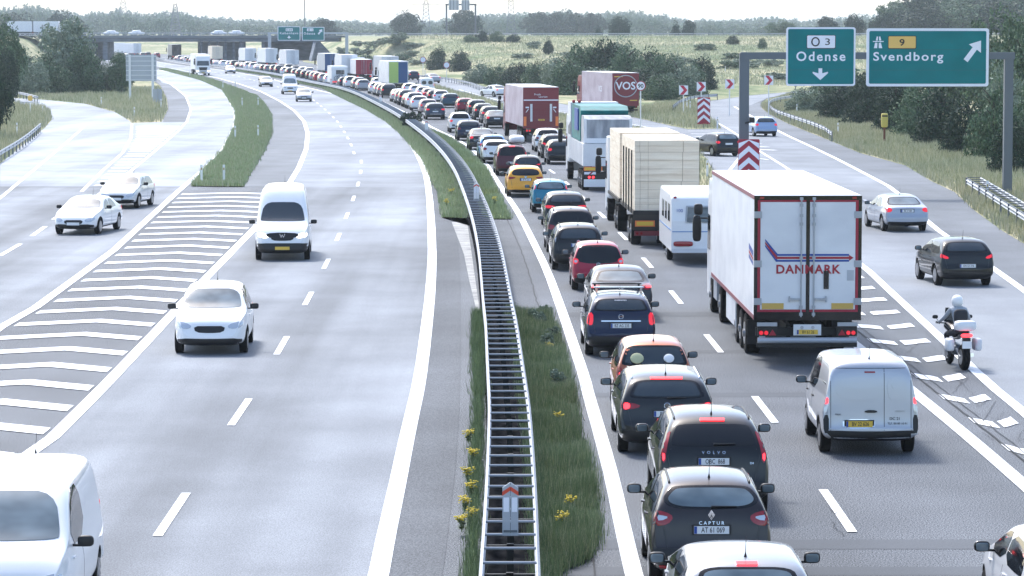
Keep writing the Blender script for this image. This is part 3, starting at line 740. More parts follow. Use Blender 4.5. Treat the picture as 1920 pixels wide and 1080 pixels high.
    if k.get('aerial', not far):
        t = rr - L / 2 + .22; h = B.cast('top', 0, t)
        MB().tube([h[0], h[0] + Vector((0, -.03, .06)), h[0] + Vector((0, -.12, .28))], [.02, .005, .003], 6).build('aerial', M['black'], r)
    if k.get('exhaust'): MB().tube([(Wd * .5, -L / 2 - .03, .28), (Wd * .5, -L / 2 + .1, .28)], .035, 10).build('exhaust_pipe', M['chrome'], r)
    if k.get('foglamp'):
        for sd in (1, -1): B.patch('fog_lamp', [(sd * Wd * .66, .40), (sd * Wd * .84, .41), (sd * Wd * .82, .37), (sd * Wd * .66, .36)], 'rear', M['red'], r, .02, 0, .08)
    CARS[r.name] = B
    r['_L'] = L; r['_rr'] = rr; r['_H'] = H
    return r
WHEELS = []
def put_roof(r, px, py, rz=None, z=None, rev=False):
    """stand the car so that the rear edge of its roof lies where the photo shows it"""
    L, rr, H = r['_L'], r['_rr'], r['_H']; q = P(px, py, H)
    a = heading(q.y) if rz is None else rz; fw = Vector((-math.sin(a), math.cos(a), 0))
    c = q + fw * (L / 2 - rr); r.location = (c.x, c.y, 0); r.rotation_euler = (0, 0, a); return r
def put_ground(r, px, py, rz=None, rear=True, oncoming=False):
    """px, py: where the near end of the car meets the road"""
    q = P(px, py, 0); L = r['_L']; a = heading(q.y) if rz is None else rz; fw = Vector((-math.sin(a), math.cos(a), 0))
    c = q + fw * (L / 2 - .45); r.location = (c.x, c.y, 0); r.rotation_euler = (0, 0, a + (PI if oncoming else 0)); return r
def recolour(r, col, metal=.3):
    for ch in r.children_recursive if False else KID(r):
        if ch.name.split('.')[0] == 'body': ch.material_slots[0].link = 'OBJECT'; ch.material_slots[0].material = paint(col, metal)
def KID(r): return [o for o in bpy.data.objects if o.parent == r]
# ---------------------------------------------------------------- the near queue
BLK = (.003, .003, .0035); DGR = (.013, .014, .016); BRN = (.020, .0145, .016); SIL = (.34, .36, .39); WHT = (.72, .73, .75); NAV = (.004, .010, .038); MRN = (.075, .005, .012); BLU = (.03, .12, .30); GRY = (.16, .17, .19)
G1 = 'cars queueing in the lane beside the median'
G2 = 'cars queueing in the outer lane among the lorries'
c = make_car('cross', BRN, 'dark brown crossover with dark red lamps, directly behind the black SUV', 'car', G1, lit=False, tlm='red',
    tz=1.16, rw=[(0, 1.49), (.50, 1.48), (.60, 1.43), (.70, 1.30), (.60, 1.22), (.42, 1.19), (0, 1.18)], glass='glass_lt',
    tl=[(.53, 1.08), (.66, 1.15), (.88, 1.17), (.89, 1.0), (.80, .95), (.62, .97)], core=[(.60, 1.075), (.72, 1.10), (.86, 1.11), (.86, 1.05), (.72, 1.02)],
    plate=('AT 61 069', .90, 'white'), emblem=(1.11, 'diamond'), txt=[('C A P T U R', 0, .995, .07, 'chrome')], wiper=1.21, ditch=True, bump=.62, foglamp=True, exhaust=False)
put_roof(c, 1331, 898)
c = make_car('suv', BLK, 'black SUV with tall bent red lamps between the dark crossover and the grey estate', 'suv', G1, third=(1.60, .20),
    rw=[(0, 1.55), (.56, 1.54), (.62, 1.47), (.70, 1.26), (.66, 1.22), (0, 1.20)], glass='glass_dk',
    tl=[(.66, 1.52), (.70, 1.52), (.80, 1.22), (.93, 1.12), (.93, .95), (.78, .95), (.78, 1.14)], core=[(.80, 1.12), (.91, 1.08), (.91, .98), (.80, .99)],
    tz=1.16, plate=('OBC  868', .98, 'white'), txt=[('V  O  L  V  O', 0, 1.12, .07, 'chrome'), ('D4', .62, .95, .05, 'chrome')], wiper=1.24, ditch=True, bump=.62, mirror_col=BLK)
put_roof(c, 1335, 778)
c = make_car('estate', DGR, 'dark grey estate with pale roof and a long high brake light, behind the orange car', 'car', G1, third=(1.425, .30), L=4.9, W=.93,
    tl=[(.50, .97), (.92, 1.03), (.92, .86), (.54, .90)], core=[(.70, .99), (.82, 1.0), (.82, .88), (.70, .90)], plate=('B EF 2417', .80, 'white'), emblem=(.95, 'disc'), wiper=1.08, ditch=True, railm='chrome', bump=.48, exhaust=True)
put_roof(c, 1249, 703)
c = make_car('city', (.42, .13, .065), 'copper orange hatchback with toys behind its rear window', 'car', G1, L=3.8, W=.83, H=1.55, metal=.5,
    rw=[(0, 1.47), (.52, 1.46), (.60, 1.36), (.69, 1.12), (.64, 1.07), (0, 1.05)], tl=[(.66, 1.05), (.82, 1.07), (.84, .70), (.68, .68)], core=[(.70, .93), (.82, .93), (.82, .84), (.70, .84)], tz=1.0, wiper=1.07,
    pz=.82, bump=.45)
put_roof(c, 1226, 640)
b = MB().rbox((0, 0, 0), (.11, .03, .10), 1.0, 8, 14).build('window_sticker', M['white_matt'], c); b.location = (.30, -1.72, 1.22); b.rotation_euler = (-.5, 0, 0)
b = MB().rbox((0, 0, 0), (.14, .03, .12), 1.0, 8, 14).build('window_sticker', mat('straw_disc', (.5, .5, .3), .8), c); b.location = (-.36, -1.72, 1.22); b.rotation_euler = (-.5, 0, 0)
c = make_car('estate', NAV, 'navy blue estate with two silver roof bars, behind the grey saloon', 'car', G1, L=4.55, W=.88, H=1.50, rails=True, railm='chrome', crossbars=(-1.0, .1),
    lit=False, tlm='red_dim', tz=1.08, tl=[(.68, 1.10), (.86, 1.10), (.87, .84), (.74, .78), (.68, .84)], plate=('BZ AG 235', .78, 'white'), emblem=(1.0, 'bolt'), strip=.89, wiper=1.14, txt=[('DIEZENSTEIN', 0, 1.38, .05, 'sign_white')], bump=.50)
put_roof(c, 1163, 553)
c = make_car('sedan', (.028, .030, .035), 'charcoal saloon with pale reflecting rear window, just ahead of the roof bar estate', 'car', G1, glass='glass_lt', L=4.7, H=1.42, tl=[(.56, 1.0), (.88, 1.03), (.90, .88), (.60, .87)], core=[(.68, .96), (.86, .97), (.86, .93), (.68, .92)], emblem=(.92, 'disc'))
put_roof(c, 1161, 500)
c = make_car('city', (.33, .012, .035), 'small bright red hatchback with black tailgate, ahead of the charcoal saloon', 'car', G1, L=3.45, W=.82, lit=False, tlm='red_dim',
    rw=[(0, 1.40), (.55, 1.38), (.66, 1.15), (.70, .96), (.45, .86), (0, .84)], glass='glass_dk', tl=[(.58, .98), (.78, 1.02), (.80, .84), (.66, .82)], core=[(.62, .94), (.74, .96), (.74, .88), (.66, .87)], emblem=(.82, 'disc'), bump=.40, pz=.62)
put_roof(c, 1121, 455)
c = make_car('estate', BLK, 'black estate with tall pale lamps beside its rear window, behind the tall dark car', 'car', G1, L=4.55, W=.89, H=1.50, rails=True, lit=False, tlm='lamp_w',
    tl=[(.68, 1.36), (.74, 1.34), (.86, 1.06), (.86, .92), (.76, .94), (.74, 1.10)], rw=[(0, 1.40), (.56, 1.39), (.66, 1.08), (.64, 1.04), (0, 1.03)], plate=('A 38 412', .86, 'white'), emblem=(.97, 'disc'), wiper=1.06, bump=.46)
put_roof(c, 1084, 422)
c = make_car('mpv', (.018, .013, .015), 'dark brown people carrier with silver roof and round red lamps', 'car', G1, L=4.3, W=.9, H=1.60, rails=True, glass='glass_dk', lit=False, tl=[(.56, 1.0), (.86, 1.06), (.88, .90), (.70, .84)], rw=[(0, 1.50), (.60, 1.49), (.68, 1.15), (.62, 1.10), (0, 1.09)], pz=.72)
put_roof(c, 1071, 391)
c = make_car('hatch', (.005, .007, .008), 'dark green hatchback with wide red lamps, behind the teal car', 'car', G1, L=4.25, lit=True, tl=[(.44, .96), (.84, .99), (.85, .86), (.46, .87)], emblem=(.90, 'w'), wiper=1.04, pz=.62, glass='glass')
put_roof(c, 1060, 361)
c = make_car('city', (.015, .19, .29), 'teal blue small hatchback behind the yellow car', 'car', G1, L=3.7, W=.83, H=1.42, tl=[(.64, 1.26), (.72, 1.24), (.78, 1.02), (.68, 1.02)], glass='glass_lt', pz=.55)
put_roof(c, 1032, 338)
c = make_car('hatch', (.78, .36, .035), 'bright yellow hatchback with black rear window', 'car', G1, metal=.1, L=4.35, W=.91, H=1.47, lit=False, glass='glass_dk', rw=[(0, 1.36), (.52, 1.35), (.66, 1.20), (.66, 1.10), (.50, 1.05), (0, 1.04)], tl=[(.46, .97), (.84, 1.0), (.86, .86), (.56, .90)], plate=('BP 41 227', .86, 'white'), mirror_col=BLK, bump=.36, emblem=(.98, 'disc'))
put_roof(c, 985, 312)
c = make_car('city', (.03, .03, .034), 'small dark car with tall red lamps, hidden behind the yellow hatchback', 'car', G1, L=3.6, H=1.54, tl=[(.62, 1.42), (.70, 1.40), (.78, 1.02), (.68, 1.02)], glass='glass', rw=[(0, 1.45), (.52, 1.44), (.60, 1.12), (.55, 1.06), (0, 1.05)])
put_roof(c, 989, 292)
mred = make_car('mpv', MRN, 'maroon people carrier with a silver roof box on top', 'car', G1, tl=[(.70, 1.52), (.78, 1.50), (.88, 1.10), (.76, 1.06)], glass='glass_dk', third=(1.60, .15), pz=.72)
put_roof(mred, 960, 272)
rb = MB().rbox((0, 0, 0), (.42, 1.0, .22), .55, 10, 18).build('roof_box', M['offwhite'], None, smooth=True)
rb.location = mred.location + Vector((.35, .3, mred['_H'] + .26)); rb.rotation_euler = mred.rotation_euler
MB().box(-.5, .5, -.5, -.46, -.24, -.20).box(-.5, .5, .46, .5, -.24, -.20).box(-.3, -.26, -.5, .5, -.26, -.18).box(.26, .30, -.5, .5, -.26, -.18).build('mounting_bar', M['black'], rb)
tag(rb, 'silver roof box strapped on the maroon people carrier', 'roof box')
c = make_car('hatch', WHT, 'white sports coupe squeezed beside the maroon people carrier', 'car', G1, metal=0, H=1.40, glass='glass_dk', lit=False); put_roof(c, 931, 263)
c = make_car('hatch', (.10, .28, .55), 'pale blue hatchback with orange lamps behind the dark saloon', 'car', G1, H=1.5, glass='glass', lit=True); put_roof(c, 924, 253)
c = make_car('sedan', (.018, .02, .022), 'dark grey saloon with a chrome strip, behind the navy hatchback', 'car', G1, glass='glass_lt', strip=.72, pz=.85); put_roof(c, 903, 241)
c = make_car('hatch', NAV, 'navy hatchback between the white coupe like car and the grey saloon', 'car', G1, glass='glass', lit=False, pz=.75); put_roof(c, 879, 226)
c = make_car('cross', WHT, 'white crossover with sloping rear window, first in its lane behind the gap', 'car', G1, metal=0, glass='glass_dk', lit=True, pz=.7); put_roof(c, 863, 211)
c = make_car('estate', (.035, .05, .075), 'dark blue estate standing alone ahead of the gap', 'car', G1, glass='glass', strip=.50, plate=('', .74, 'white'), emblem=(.90, 'w'), tl=[(.50, .97), (.86, 1.0), (.86, .84), (.54, .86)], pz=.72); put_roof(c, 816, 193)
# outer lane
c = make_car('van', (.46, .48, .52), 'silver grey panel van with double rear doors, right behind the white lorry', 'van', None, lit=True, L=4.25,
    tl=[(.79, 1.36), (.84, 1.34), (.875, 1.05), (.87, .80), (.79, .82)], core=[(.80, 1.12), (.865, 1.11), (.865, .99), (.80, 1.0)], tlm='lamp_w', plate=('BV 22 626', .62, 'yellow', -.22), metal=.5, bump=.48, seams=False, dkh=True, mirror_col=BLK,
    txt=[('DC 21', .45, .72, .075, 'ink'), ('TLF. 00 00 10 91', .50, .63, .055, 'ink'), ('KANGOO', .55, .86, .04, 'rim'), ('MAXI', -.62, .80, .045, 'ink')])
put_roof(c, 1632, 674); B = CARS[c.name]
for q in ([(.245, 1.66), (.255, 1.66), (.255, .50), (.245, .50)], [(-.76, 1.62), (-.75, 1.62), (-.75, .50), (-.76, .50)], [(.76, 1.62), (.75, 1.62), (.75, .50), (.76, .50)], [(-.76, 1.665), (.76, 1.665), (.76, 1.655), (-.76, 1.655)]):
    B.patch('door_seam', q, 'rear', M['ink'], c, .003, 0, .1)
for x0, x1 in ((-.66, .20), (.31, .66)):
    B.patch('pressed_panel', [(x0, 1.50), (x1, 1.50), (x1, 1.06), (x0, 1.06)], 'rear', paint((.46, .48, .52), .5), c, .010, 2, .08)
    B.patch('pressed_panel', [(x0 + .08, 1.40), (x1 - .05, 1.40), (x1 - .05, 1.28), (x0 + .08, 1.28)], 'rear', paint((.46, .48, .52), .5), c, .020, 2, .08)
B.patch('door_handle', [(-.10, .88), (.10, .88), (.13, .83), (-.13, .83)], 'rear', M['black'], c, .03, 1)
B.patch('brake_light', [(-.12, 1.60), (.08, 1.60), (.08, 1.575), (-.12, 1.575)], 'rear', M['red'], c, .015, 0)
B.patch('plate_recess', [(-.53, .71), (.07, .71), (.07, .53), (-.53, .53)], 'rear', M['chrome'], c, .004, 1)
for sd in (1, -1):
    B.patch('corner_glass', [(sd * .80, 1.68), (sd * .86, 1.45), (sd * .86, 1.32), (sd * .80, 1.36)], 'rear', M['glass_dk'], c, .01, 1)
    B.patch('corner_trim', [(sd * .79, .80), (sd * .885, .78), (sd * .885, .45), (sd * .79, .45)], 'rear', M['black'], c, .012, 1)
c = make_car('hatch', (.55, .56, .58), 'white hatchback cut off by the lower right corner, lit mirror side towards us', 'car', None, metal=.1, H=1.50, mirror_col=BLK)
c.location = (P(1836, 1040, 1.0).x + 1.08, 42.7 - .55, 0)
c = make_car('cross', (.27, .285, .31), 'silver car nearest to us with black rear pillars and a lit high brake light', 'car', G1, L=4.15, H=1.47, glass='glass_lt', third=(1.41, .13), W=.90)
put_roof(c, 1400, 1048)
for spec in [
    ('hatch', WHT, 'white hatchback with black rear window, leftmost of three cars beside the tarpaulin lorry', 1027, 241, dict(glass='glass_dk', lit=False, H=1.52)),
    ('estate', BLK, 'black estate with a silver roof, middle of three cars beside the tarpaulin lorry', 1041, 252, dict(rails=True)),
    ('hatch', BLK, 'black hatchback half hidden by the tarpaulin lorry', 1053, 262, dict()),
    ('sedan', (.010, .011, .013), 'black saloon close behind the long burgundy lorry queue gap', 930, 207, dict(pz=.8, glass='glass_lt')),
    ('hatch', (.10, .11, .12), 'grey hatchback just ahead of the black saloon in the outer lane', 921, 199, dict()),
    ('hatch', BLK, 'black hatchback with pale roof, second ahead of the black saloon', 907, 194, dict()),
    ('estate', (.015, .017, .02), 'charcoal estate behind the small red car in the outer lane', 895, 187, dict()),
    ('hatch', (.22, .012, .025), 'dark red hatchback in the outer lane, ahead of the charcoal estate', 873, 184, dict()),
    ('estate', (.02, .06, .085), 'petrol blue estate with tall red lamps in the outer lane', 845, 175, dict(tl=[(.70, 1.36), (.76, 1.34), (.86, 1.0), (.76, .98)])),
    ('hatch', WHT, 'white hatchback in the outer lane ahead of the petrol blue estate', 827, 169, dict()),
    ('hatch', (.55, .5, .5), 'pale hatchback with pinkish lamps behind the white van', 806, 165, dict())]:
    c = make_car(spec[0], spec[1], spec[2], 'car', G2, **spec[5]); put_roof(c, spec[3], spec[4])
c = make_car('bigvan', WHT, 'white van with two dark rear windows in the outer lane', 'van', None, metal=0, rwin=False, H=1.97); put_roof(c, 801, 146)
B = CARS[c.name]
for sd in (1, -1): B.patch('rear_window', [(sd * .12, 1.62), (sd * .66, 1.62), (sd * .70, 1.15), (sd * .12, 1.15)], 'rear', M['glass_dk'], c, .01, 1)
# protos for the dense part of the queue
for kind, col, nm in (('hatch', WHT, 'p'), ('estate', BLK, 'p'), ('sedan', SIL, 'p'), ('suv', BLK, 'p'), ('city', WHT, 'p')):
    pass
FARP = {k_: make_car(k_, WHT, 'x', 'car', far=True) for k_ in ('hatch', 'estate', 'sedan', 'suv', 'mpv')}
for k_, v_ in FARP.items(): KIDS[v_.name] = KID(v_)
kn = {'hatch': 'hatchback', 'estate': 'estate car', 'sedan': 'saloon', 'suv': 'suv', 'mpv': 'people carrier'}
FC = [('white', WHT), ('silver', SIL), ('black', BLK), ('dark blue', NAV), ('grey', GRY), ('white', WHT), ('silver', SIL), ('red', (.28, .015, .03)), ('white', WHT)]
def far_car(kind, cn, col, x, y, rz, where, group):
    o = copy_tree(FARP[kind]); o.name = FARP[kind].name.split('.')[0]
    for ch in [q for q in o.children]:
        if ch.name.startswith('body'): ch.material_slots[0].link = 'OBJECT'; ch.material_slots[0].material = paint(col, .2)
    o.location = (x, y, 0); o.rotation_euler = (0, 0, rz)
    o['label'] = '%s %s %s' % (cn, kn[kind], where); o['category'] = 'car'; o['group'] = group; return o
R2 = random.Random(5)
def far_kids(o): return o
# inner lane, photo positions of the roofs
inner = [(793, 173, 'suv', 'white', WHT), (770, 180, 'hatch', 'white', WHT), (804, 186, 'hatch', 'pink grey', (.4, .3, .31)), (776, 168, 'suv', 'dark blue', NAV), (753, 175, 'sedan', 'black', BLK), (742, 169, 'hatch', 'grey', GRY), (731, 167, 'sedan', 'silver', SIL), (727, 157, 'suv', 'black', BLK), (711, 158, 'hatch', 'grey', GRY), (700, 156, 'estate', 'silver', SIL), (688, 154, 'hatch', 'white', WHT), (675, 149, 'estate', 'silver', SIL)]
inner = sorted(inner, key=lambda q: -q[1])
for wi, (x, y, k_, cn, cc) in enumerate(inner):
    H = BASE[k_]['H']; q = P(x, y, H); a = heading(q.y)
    q = off(q.y + 1.7, 3.65)
    far_car(k_, cn, cc, q.x, q.y, a, 'in the crowded inner lane queue, %s from the near end' % ['first', 'second', 'third', 'fourth', 'fifth', 'sixth', 'seventh', 'eighth', 'ninth', 'tenth', 'eleventh', 'twelfth'][wi], G1)
Y = 430.0
while Y < 815:
    if not 452 < Y < 468:
        k_ = R2.choice(['hatch', 'estate', 'sedan', 'hatch', 'suv', 'mpv']); cn, cc = R2.choice(FC)
        if abs(Y - 496) < 5: k_, cn, cc = 'hatch', 'red', (.30, .015, .03)
        q = off(Y, 3.65); far_car(k_, cn, cc, q.x, q.y, heading(Y), 'tiny in the far queue before the overpass, inner lane', 'distant cars queueing in the inner lane')
    Y += R2.uniform(8.5, 12.5)
FAR2 = [352, 362, 372, 384, 396, 440, 500, 512, 560, 571, 585, 597]
for Y in FAR2:
    k_ = R2.choice(['hatch', 'estate', 'sedan', 'hatch', 'mpv']); cn, cc = R2.choice(FC); q = off(Y, 7.3)
    far_car(k_, cn, cc, q.x, q.y, heading(Y), 'small in the far queue between lorries, outer lane', 'distant cars queueing in the outer lane')
for Y in (900, 925, 950, 985):
    for dd in (3.6, 7.3, -4, -8):
        if R2.random() < .6:
            cn, cc = R2.choice(FC); q = off(Y + R2.uniform(-6, 6), dd); far_car('hatch', cn, cc, q.x, q.y, heading(Y) + (PI if dd < 0 else 0), 'tiny beyond the overpass', 'cars seen under the overpass')
for k_, v_ in FARP.items():
    for ch in KID(v_): bpy.data.objects.remove(ch)
    bpy.data.objects.remove(v_)
# ---------------------------------------------------------------- oncoming carriageway
c = make_car('bigvan', WHT, 'white van filling the lower left corner, coming towards us', 'van', None, metal=0, ws='lt', L=5.0); c.location = (-6.75, 43.3, 0); c.rotation_euler = (0, 0, PI + .03)
c = make_car('hatch', (.80, .81, .82), 'white compact van with black bumper coming towards us, right of the hatched area', 'car', None, metal=0, H=1.62, tz=1.05, zb=1.0, hb=1.05, hz=.88, W=.92); put_ground(c, 395, 664, .03, oncoming=True)
c = make_car('highvan', (.80, .81, .82), 'high roofed white van with black bumper and yellow plate coming towards us', 'van', None, metal=0, fp='yellow', ws='dk', hl=True); put_ground(c, 530, 488, .05, oncoming=True); B = CARS[c.name]
B.patch('front_bumper', mirror_half([(0, .62), (.80, .62), (.90, .58), (.90, .30), (0, .28)]), 'front', M['black'], c, .02, 1)
B.patch('grille', mirror_half([(0, .98), (.58, .95), (.54, .82), (0, .78)]), 'front', M['black'], c, .02, 1)
e = MB(); yy = B.cast('front', 0, .89)[0].y + .035
for a, b_ in (((-.09, .06), (-.04, -.07)), ((-.04, -.07), (0, .03)), ((0, .03), (.04, -.07)), ((.04, -.07), (.09, .06))): e.tube([(a[0], yy, .89 + a[1]), (b_[0], yy, .89 + b_[1])], .014, 5)
e.build('emblem', M['chrome'], c)
c = make_car('sedan', WHT, 'white saloon in the far left lane coming towards us', 'car', None, metal=0, fp='white'); put_ground(c, 143, 440, -.12, oncoming=True)
c = make_car('hatch', (.55, .57, .60), 'silver hatchback just behind the white saloon on the left', 'car', None, fp='white'); put_ground(c, 222, 391, -.12, oncoming=True)
c = make_car('highvan', WHT, 'small distant white van coming round the bend', 'van', None, metal=0, fp='yellow'); put_ground(c, 544, 177, oncoming=True)
c = make_car('hatch', SIL, 'silver hatchback in front of the small distant white van', 'car', None, fp='white', hl=False); put_ground(c, 570, 191, oncoming=True)
c = make_car('estate', (.4, .41, .43), 'grey estate left of the small distant white van', 'car', None); put_ground(c, 500, 163, oncoming=True)
c = make_car('hatch', (.6, .6, .62), 'pale hatchback beside the distant oncoming lorry', 'car', None); put_ground(c, 433, 138, oncoming=True)
# ---------------------------------------------------------------- exit road
c = make_car('sedan', (.36, .40, .47), 'silver blue saloon leaving on the exit road', 'car', None, lit=False, tlm='red_dim', glass='glass_lt', plate=('BE 37 580', .84, 'white')); put_ground(c, 1697, 434, .10)
c = make_car('hatch', (.004, .005, .006), 'black hatchback with slanting red lamps on the exit road', 'car', None, L=4.1, tl=[(.56, .92), (.86, 1.04), (.88, .95), (.64, .86)], plate=('AN 52 316', .66, 'white')); put_ground(c, 1808, 536, .10)
c = make_car('hatch', (.30, .40, .58), 'pale blue hatchback entering the loop ramp by the gantry leg', 'car', None, glass='glass'); put_ground(c, 1435, 256, .17)
c = make_car('hatch', BLK, 'black hatchback passing behind the striped gore board', 'car', None, metal=.1, glass='glass_lt', pz=.8); put_ground(c, 1362, 293, .38)
c = make_car('sedan', WHT, 'white saloon on the slip road behind the burgundy lorry', 'car', None, metal=0); put_ground(c, 940, 182, .5)
c = make_car('hatch', (.01, .018, .04), 'dark blue hatchback on the slip road right of the green and blue lorry', 'car', None); put_ground(c, 776, 150, .35)
c = make_car('sedan', SIL, 'silver saloon on the slip road above the white van', 'car', None); put_ground(c, 815, 156, .40)

# ---------------------------------------------------------------- lorries
def lwheel(r, x, y, R=.5, w=.3, name='wheel'):
    o = MB().tube([(-w / 2, 0, 0), (-w / 2 + .03, 0, 0), (w / 2 - .03, 0, 0), (w / 2, 0, 0)], [R - .04, R, R, R - .04], 24).build(name, M['tyre'], r); o.location = (x, y, R)
    sd = 1 if x > 0 else -1
    MB().tube([(sd * (w / 2 - .02), 0, 0), (sd * (w / 2 + .012), 0, 0)], R * .55, 16).tube([(sd * (w / 2), 0, 0), (sd * (w / 2 + .05), 0, 0)], R * .2, 10).build('rim', M['rim'], o)
def make_cab(r, y0, col, W2=1.22, top=3.6, length=2.2, hl=False):
    y1 = y0 + length
    prof = [(y0, .95), (y1 - .02, .95 if False else .45), (y1 + .02, .60), (y1, 1.55), (y1 - .28, top - .75), (y1 - .75, top), (y0, top)]
    b = MB().prismx([(y0, .95), (y0 + 1.0, .95), (y0 + 1.05, .45), (y1, .42), (y1 + .03, .9), (y1, 1.7), (y1 - .22, top - .9), (y1 - .40, top - .25), (y1 - .75, top), (y0, top)], -W2, W2).build('cab', col, r)
    bv = b.modifiers.new('bevel', 'BEVEL'); bv.width = .10; bv.segments = 3; bv.limit_method = 'ANGLE'
    w0 = (y1 - .02, 1.78); w1 = (y1 - .22, top - 1.0)
    MB().add([(-1.08, w0[0] + .02, w0[1]), (1.08, w0[0] + .02, w0[1]), (1.0, w1[0] + .03, w1[1]), (-1.0, w1[0] + .03, w1[1]), (-1.08, w0[0] - .02, w0[1]), (1.08, w0[0] - .02, w0[1]), (1.0, w1[0] - .02, w1[1]), (-1.0, w1[0] - .02, w1[1])], [(0, 1, 2, 3), (0, 4, 5, 1), (1, 5, 6, 2), (2, 6, 7, 3), (3, 7, 4, 0)]).build('windscreen', M['glass'], r)
    for sd in (1, -1):
        MB().add([(sd * (W2 + .008), y1 - 1.25, 1.75), (sd * (W2 + .008), y1 - .18, 1.75), (sd * (W2 + .008), y1 - .36, top - 1.05), (sd * (W2 + .008), y1 - 1.25, top - 1.05)], [(0, 1, 2, 3)]).build('side_window', M['glass_dk'], r, fix=False)
        MB().rbox((sd * (W2 + .30), y1 - .05, 2.3), (.13, .08, .38), .5).rbox((sd * (W2 + .26), y1 - .05, 2.85), (.13, .08, .16), .5).tube([(sd * W2, y1 - .15, 2.6), (sd * (W2 + .3), y1 - .05, 2.6)], .025, 6).build('wing_mirror', M['black'], r, smooth=True)
        MB().box(sd * .98 - .2, sd * .98 + .2, y1 + .0, y1 + .06, .72, .92).build('headlight', M['lamp_on'] if hl else M['lamp_w'], r)
        lwheel(r, sd * 1.05, y1 - 1.25)
    MB().prism([(-.75, 1.50), (.75, 1.50), (.60, .95), (-.60, .95)], y1 + .015, y1 + .05).build('grille', M['black'], r)
    MB().box(-.5, .5, y1 + .03, y1 + .07, .62, .74).build('air_intake', M['black'], r)
    plate(r, 0, y1 + .08, .52, None, 'yellow', rz=PI)
def place_lorry(r, px, Y, zref=0, rz=None, dx=0):
    """rear face centre at photo column px, distance Y"""
    a = heading(Y + 6) if rz is None else rz
    r.location = (PY(px, Y) + dx, Y, 0); r.rotation_euler = (0, 0, a)
def chassis(r, L, axles, z=1.0):
    MB().box(-.45, -.35, .5, L - .5, z - .35, z - .05).box(.35, .45, .5, L - .5, z - .35, z - .05).box(-1.2, 1.2, .3, .4, z - .3, z - .1).build('chassis', M['black'], r)
    for y in axles:
        for sd in (1, -1): lwheel(r, sd * 1.04, y, .5, .36)
        MB().tube([(-.9, y, .5), (.9, y, .5)], .08, 8).build('axle', M['black'], r)
def box_body(r, L, z0, z1, sidem, roofm, W2=1.275, name='cargo_box'):
    MB().box(-W2, W2, .02, L, z0, z1 - .03).build(name, sidem, r)
    MB().box(-W2 + .01, W2 - .01, 0, L, z1 - .03, z1).build('roof', roofm, r)

# white refrigerated lorry with DANMARK doors
r = empty('lorry'); tag(r, 'white box lorry with DANMARK lettering on its rear doors', 'lorry')
box_body(r, 13.6, 1.15, 4.08, M['offwhite'], M['white_matt'])
MB().box(-1.285, -1.265, .0, 13.6, 1.12, 1.22).box(-1.285, -1.265, .0, 13.6, 3.98, 4.07).box(1.265, 1.285, .0, 13.6, 1.12, 1.22).build('side_trim', mat('dull_red_trim', (.20, .05, .07), .5), r)
for sd in (1, -1):
    MB().box(min(sd * .045, sd * 1.13), max(sd * .045, sd * 1.13), -.035, .0, 1.36, 3.92).build('rear_door', M['offwhite'], r)
fr = MB().box(-1.28, -1.20, -.04, .02, 1.10, 4.07).box(1.20, 1.28, -.04, .02, 1.10, 4.07).box(-1.20, 1.20, -.04, .02, 3.97, 4.07).box(-1.20, 1.20, -.04, .02, 1.10, 1.30).box(-.042, .042, -.045, 0, 1.30, 3.97).build('door_frame', M['gloss_black'], r)
MB().box(-1.20, -1.135, -.036, 0, 1.30, 3.97).box(1.135, 1.20, -.036, 0, 1.30, 3.97).box(-1.135, 1.135, -.036, 0, 3.925, 3.97).box(-1.135, 1.135, -.036, 0, 1.30, 1.355).build('door_seal', M['sign_red'], r)
for x in (-.16, .14):
    b = MB().tube([(x, -.07, 1.18), (x, -.07, 4.02)], .018, 8)
    for z in (1.25, 1.42, 2.6, 3.4, 3.6, 3.85, 4.0): b.box(x - .04, x + .04, -.085, -.035, z - .035, z + .035)
    b.build('lock_rod', M['galv'], r)
for sd in (1, -1): MB().box(min(sd * .17, sd * .45), max(sd * .17, sd * .45), -.10, -.04, 1.58, 1.63).box(min(sd * .42, sd * .45), max(sd * .42, sd * .45), -.09, -.04, 1.54, 1.68).build('door_lever', M['galv'], r)
for sd in (1, -1):
    for z in (3.62, 2.45, 1.55): MB().box(min(sd * 1.10, sd * 1.285), max(sd * 1.10, sd * 1.285), -.06, -.03, z - .08, z + .08).box(min(sd * 1.16, sd * 1.285), max(sd * 1.16, sd * 1.285), -.075, -.055, z - .05, z + .05).build('door_hinge', M['galv'], r)
    MB().box(sd * .83 - .26, sd * .83 + .26, -.05, -.035, 1.37, 1.51).build('warning_panel', mat('panel_ochre', (.55, .36, .08), .5), r)
    MB().box(sd * 1.1 - .05, sd * 1.1 + .05, -.06, -.035, 4.0, 4.05).build('marker_lamp', M['red'], r)
    b = MB().box(sd * .95 - .24, sd * .95 + .24, -.02, .08, .72, .95).build('lamp_cluster', M['black'], r)
    for i in range(2): MB().tube([(sd * .95 + (-.15 + .12 * i) * sd * -1, -.05, .80), (sd * .95 + (-.15 + .12 * i) * sd * -1, 0, .80)], .05, 12).build('tail_light', M['red_dim'], b)
    MB().prism([(sd * .83 - .0, .88), (sd * .83 + .09, .74), (sd * .83 - .09, .74)], -.05, -.02).build('reflector', M['red_ink'], b)
    MB().box(min(sd * .72, sd * 1.2), max(sd * .72, sd * 1.2), -.05, -.02, .96, 1.05).build('lamp_bracket', M['galv'], r)
    MB().box(min(sd * .80, sd * 1.28), max(sd * .80, sd * 1.28), 1.8, 1.84, .35, .95).build('mud_flap', M['black'], r)
tx = text('DANMARK', .29, M['red_ink'], r, (0, -.043, 2.31), ext=.003, space=1.12, bold=.008)
arrow = MB()
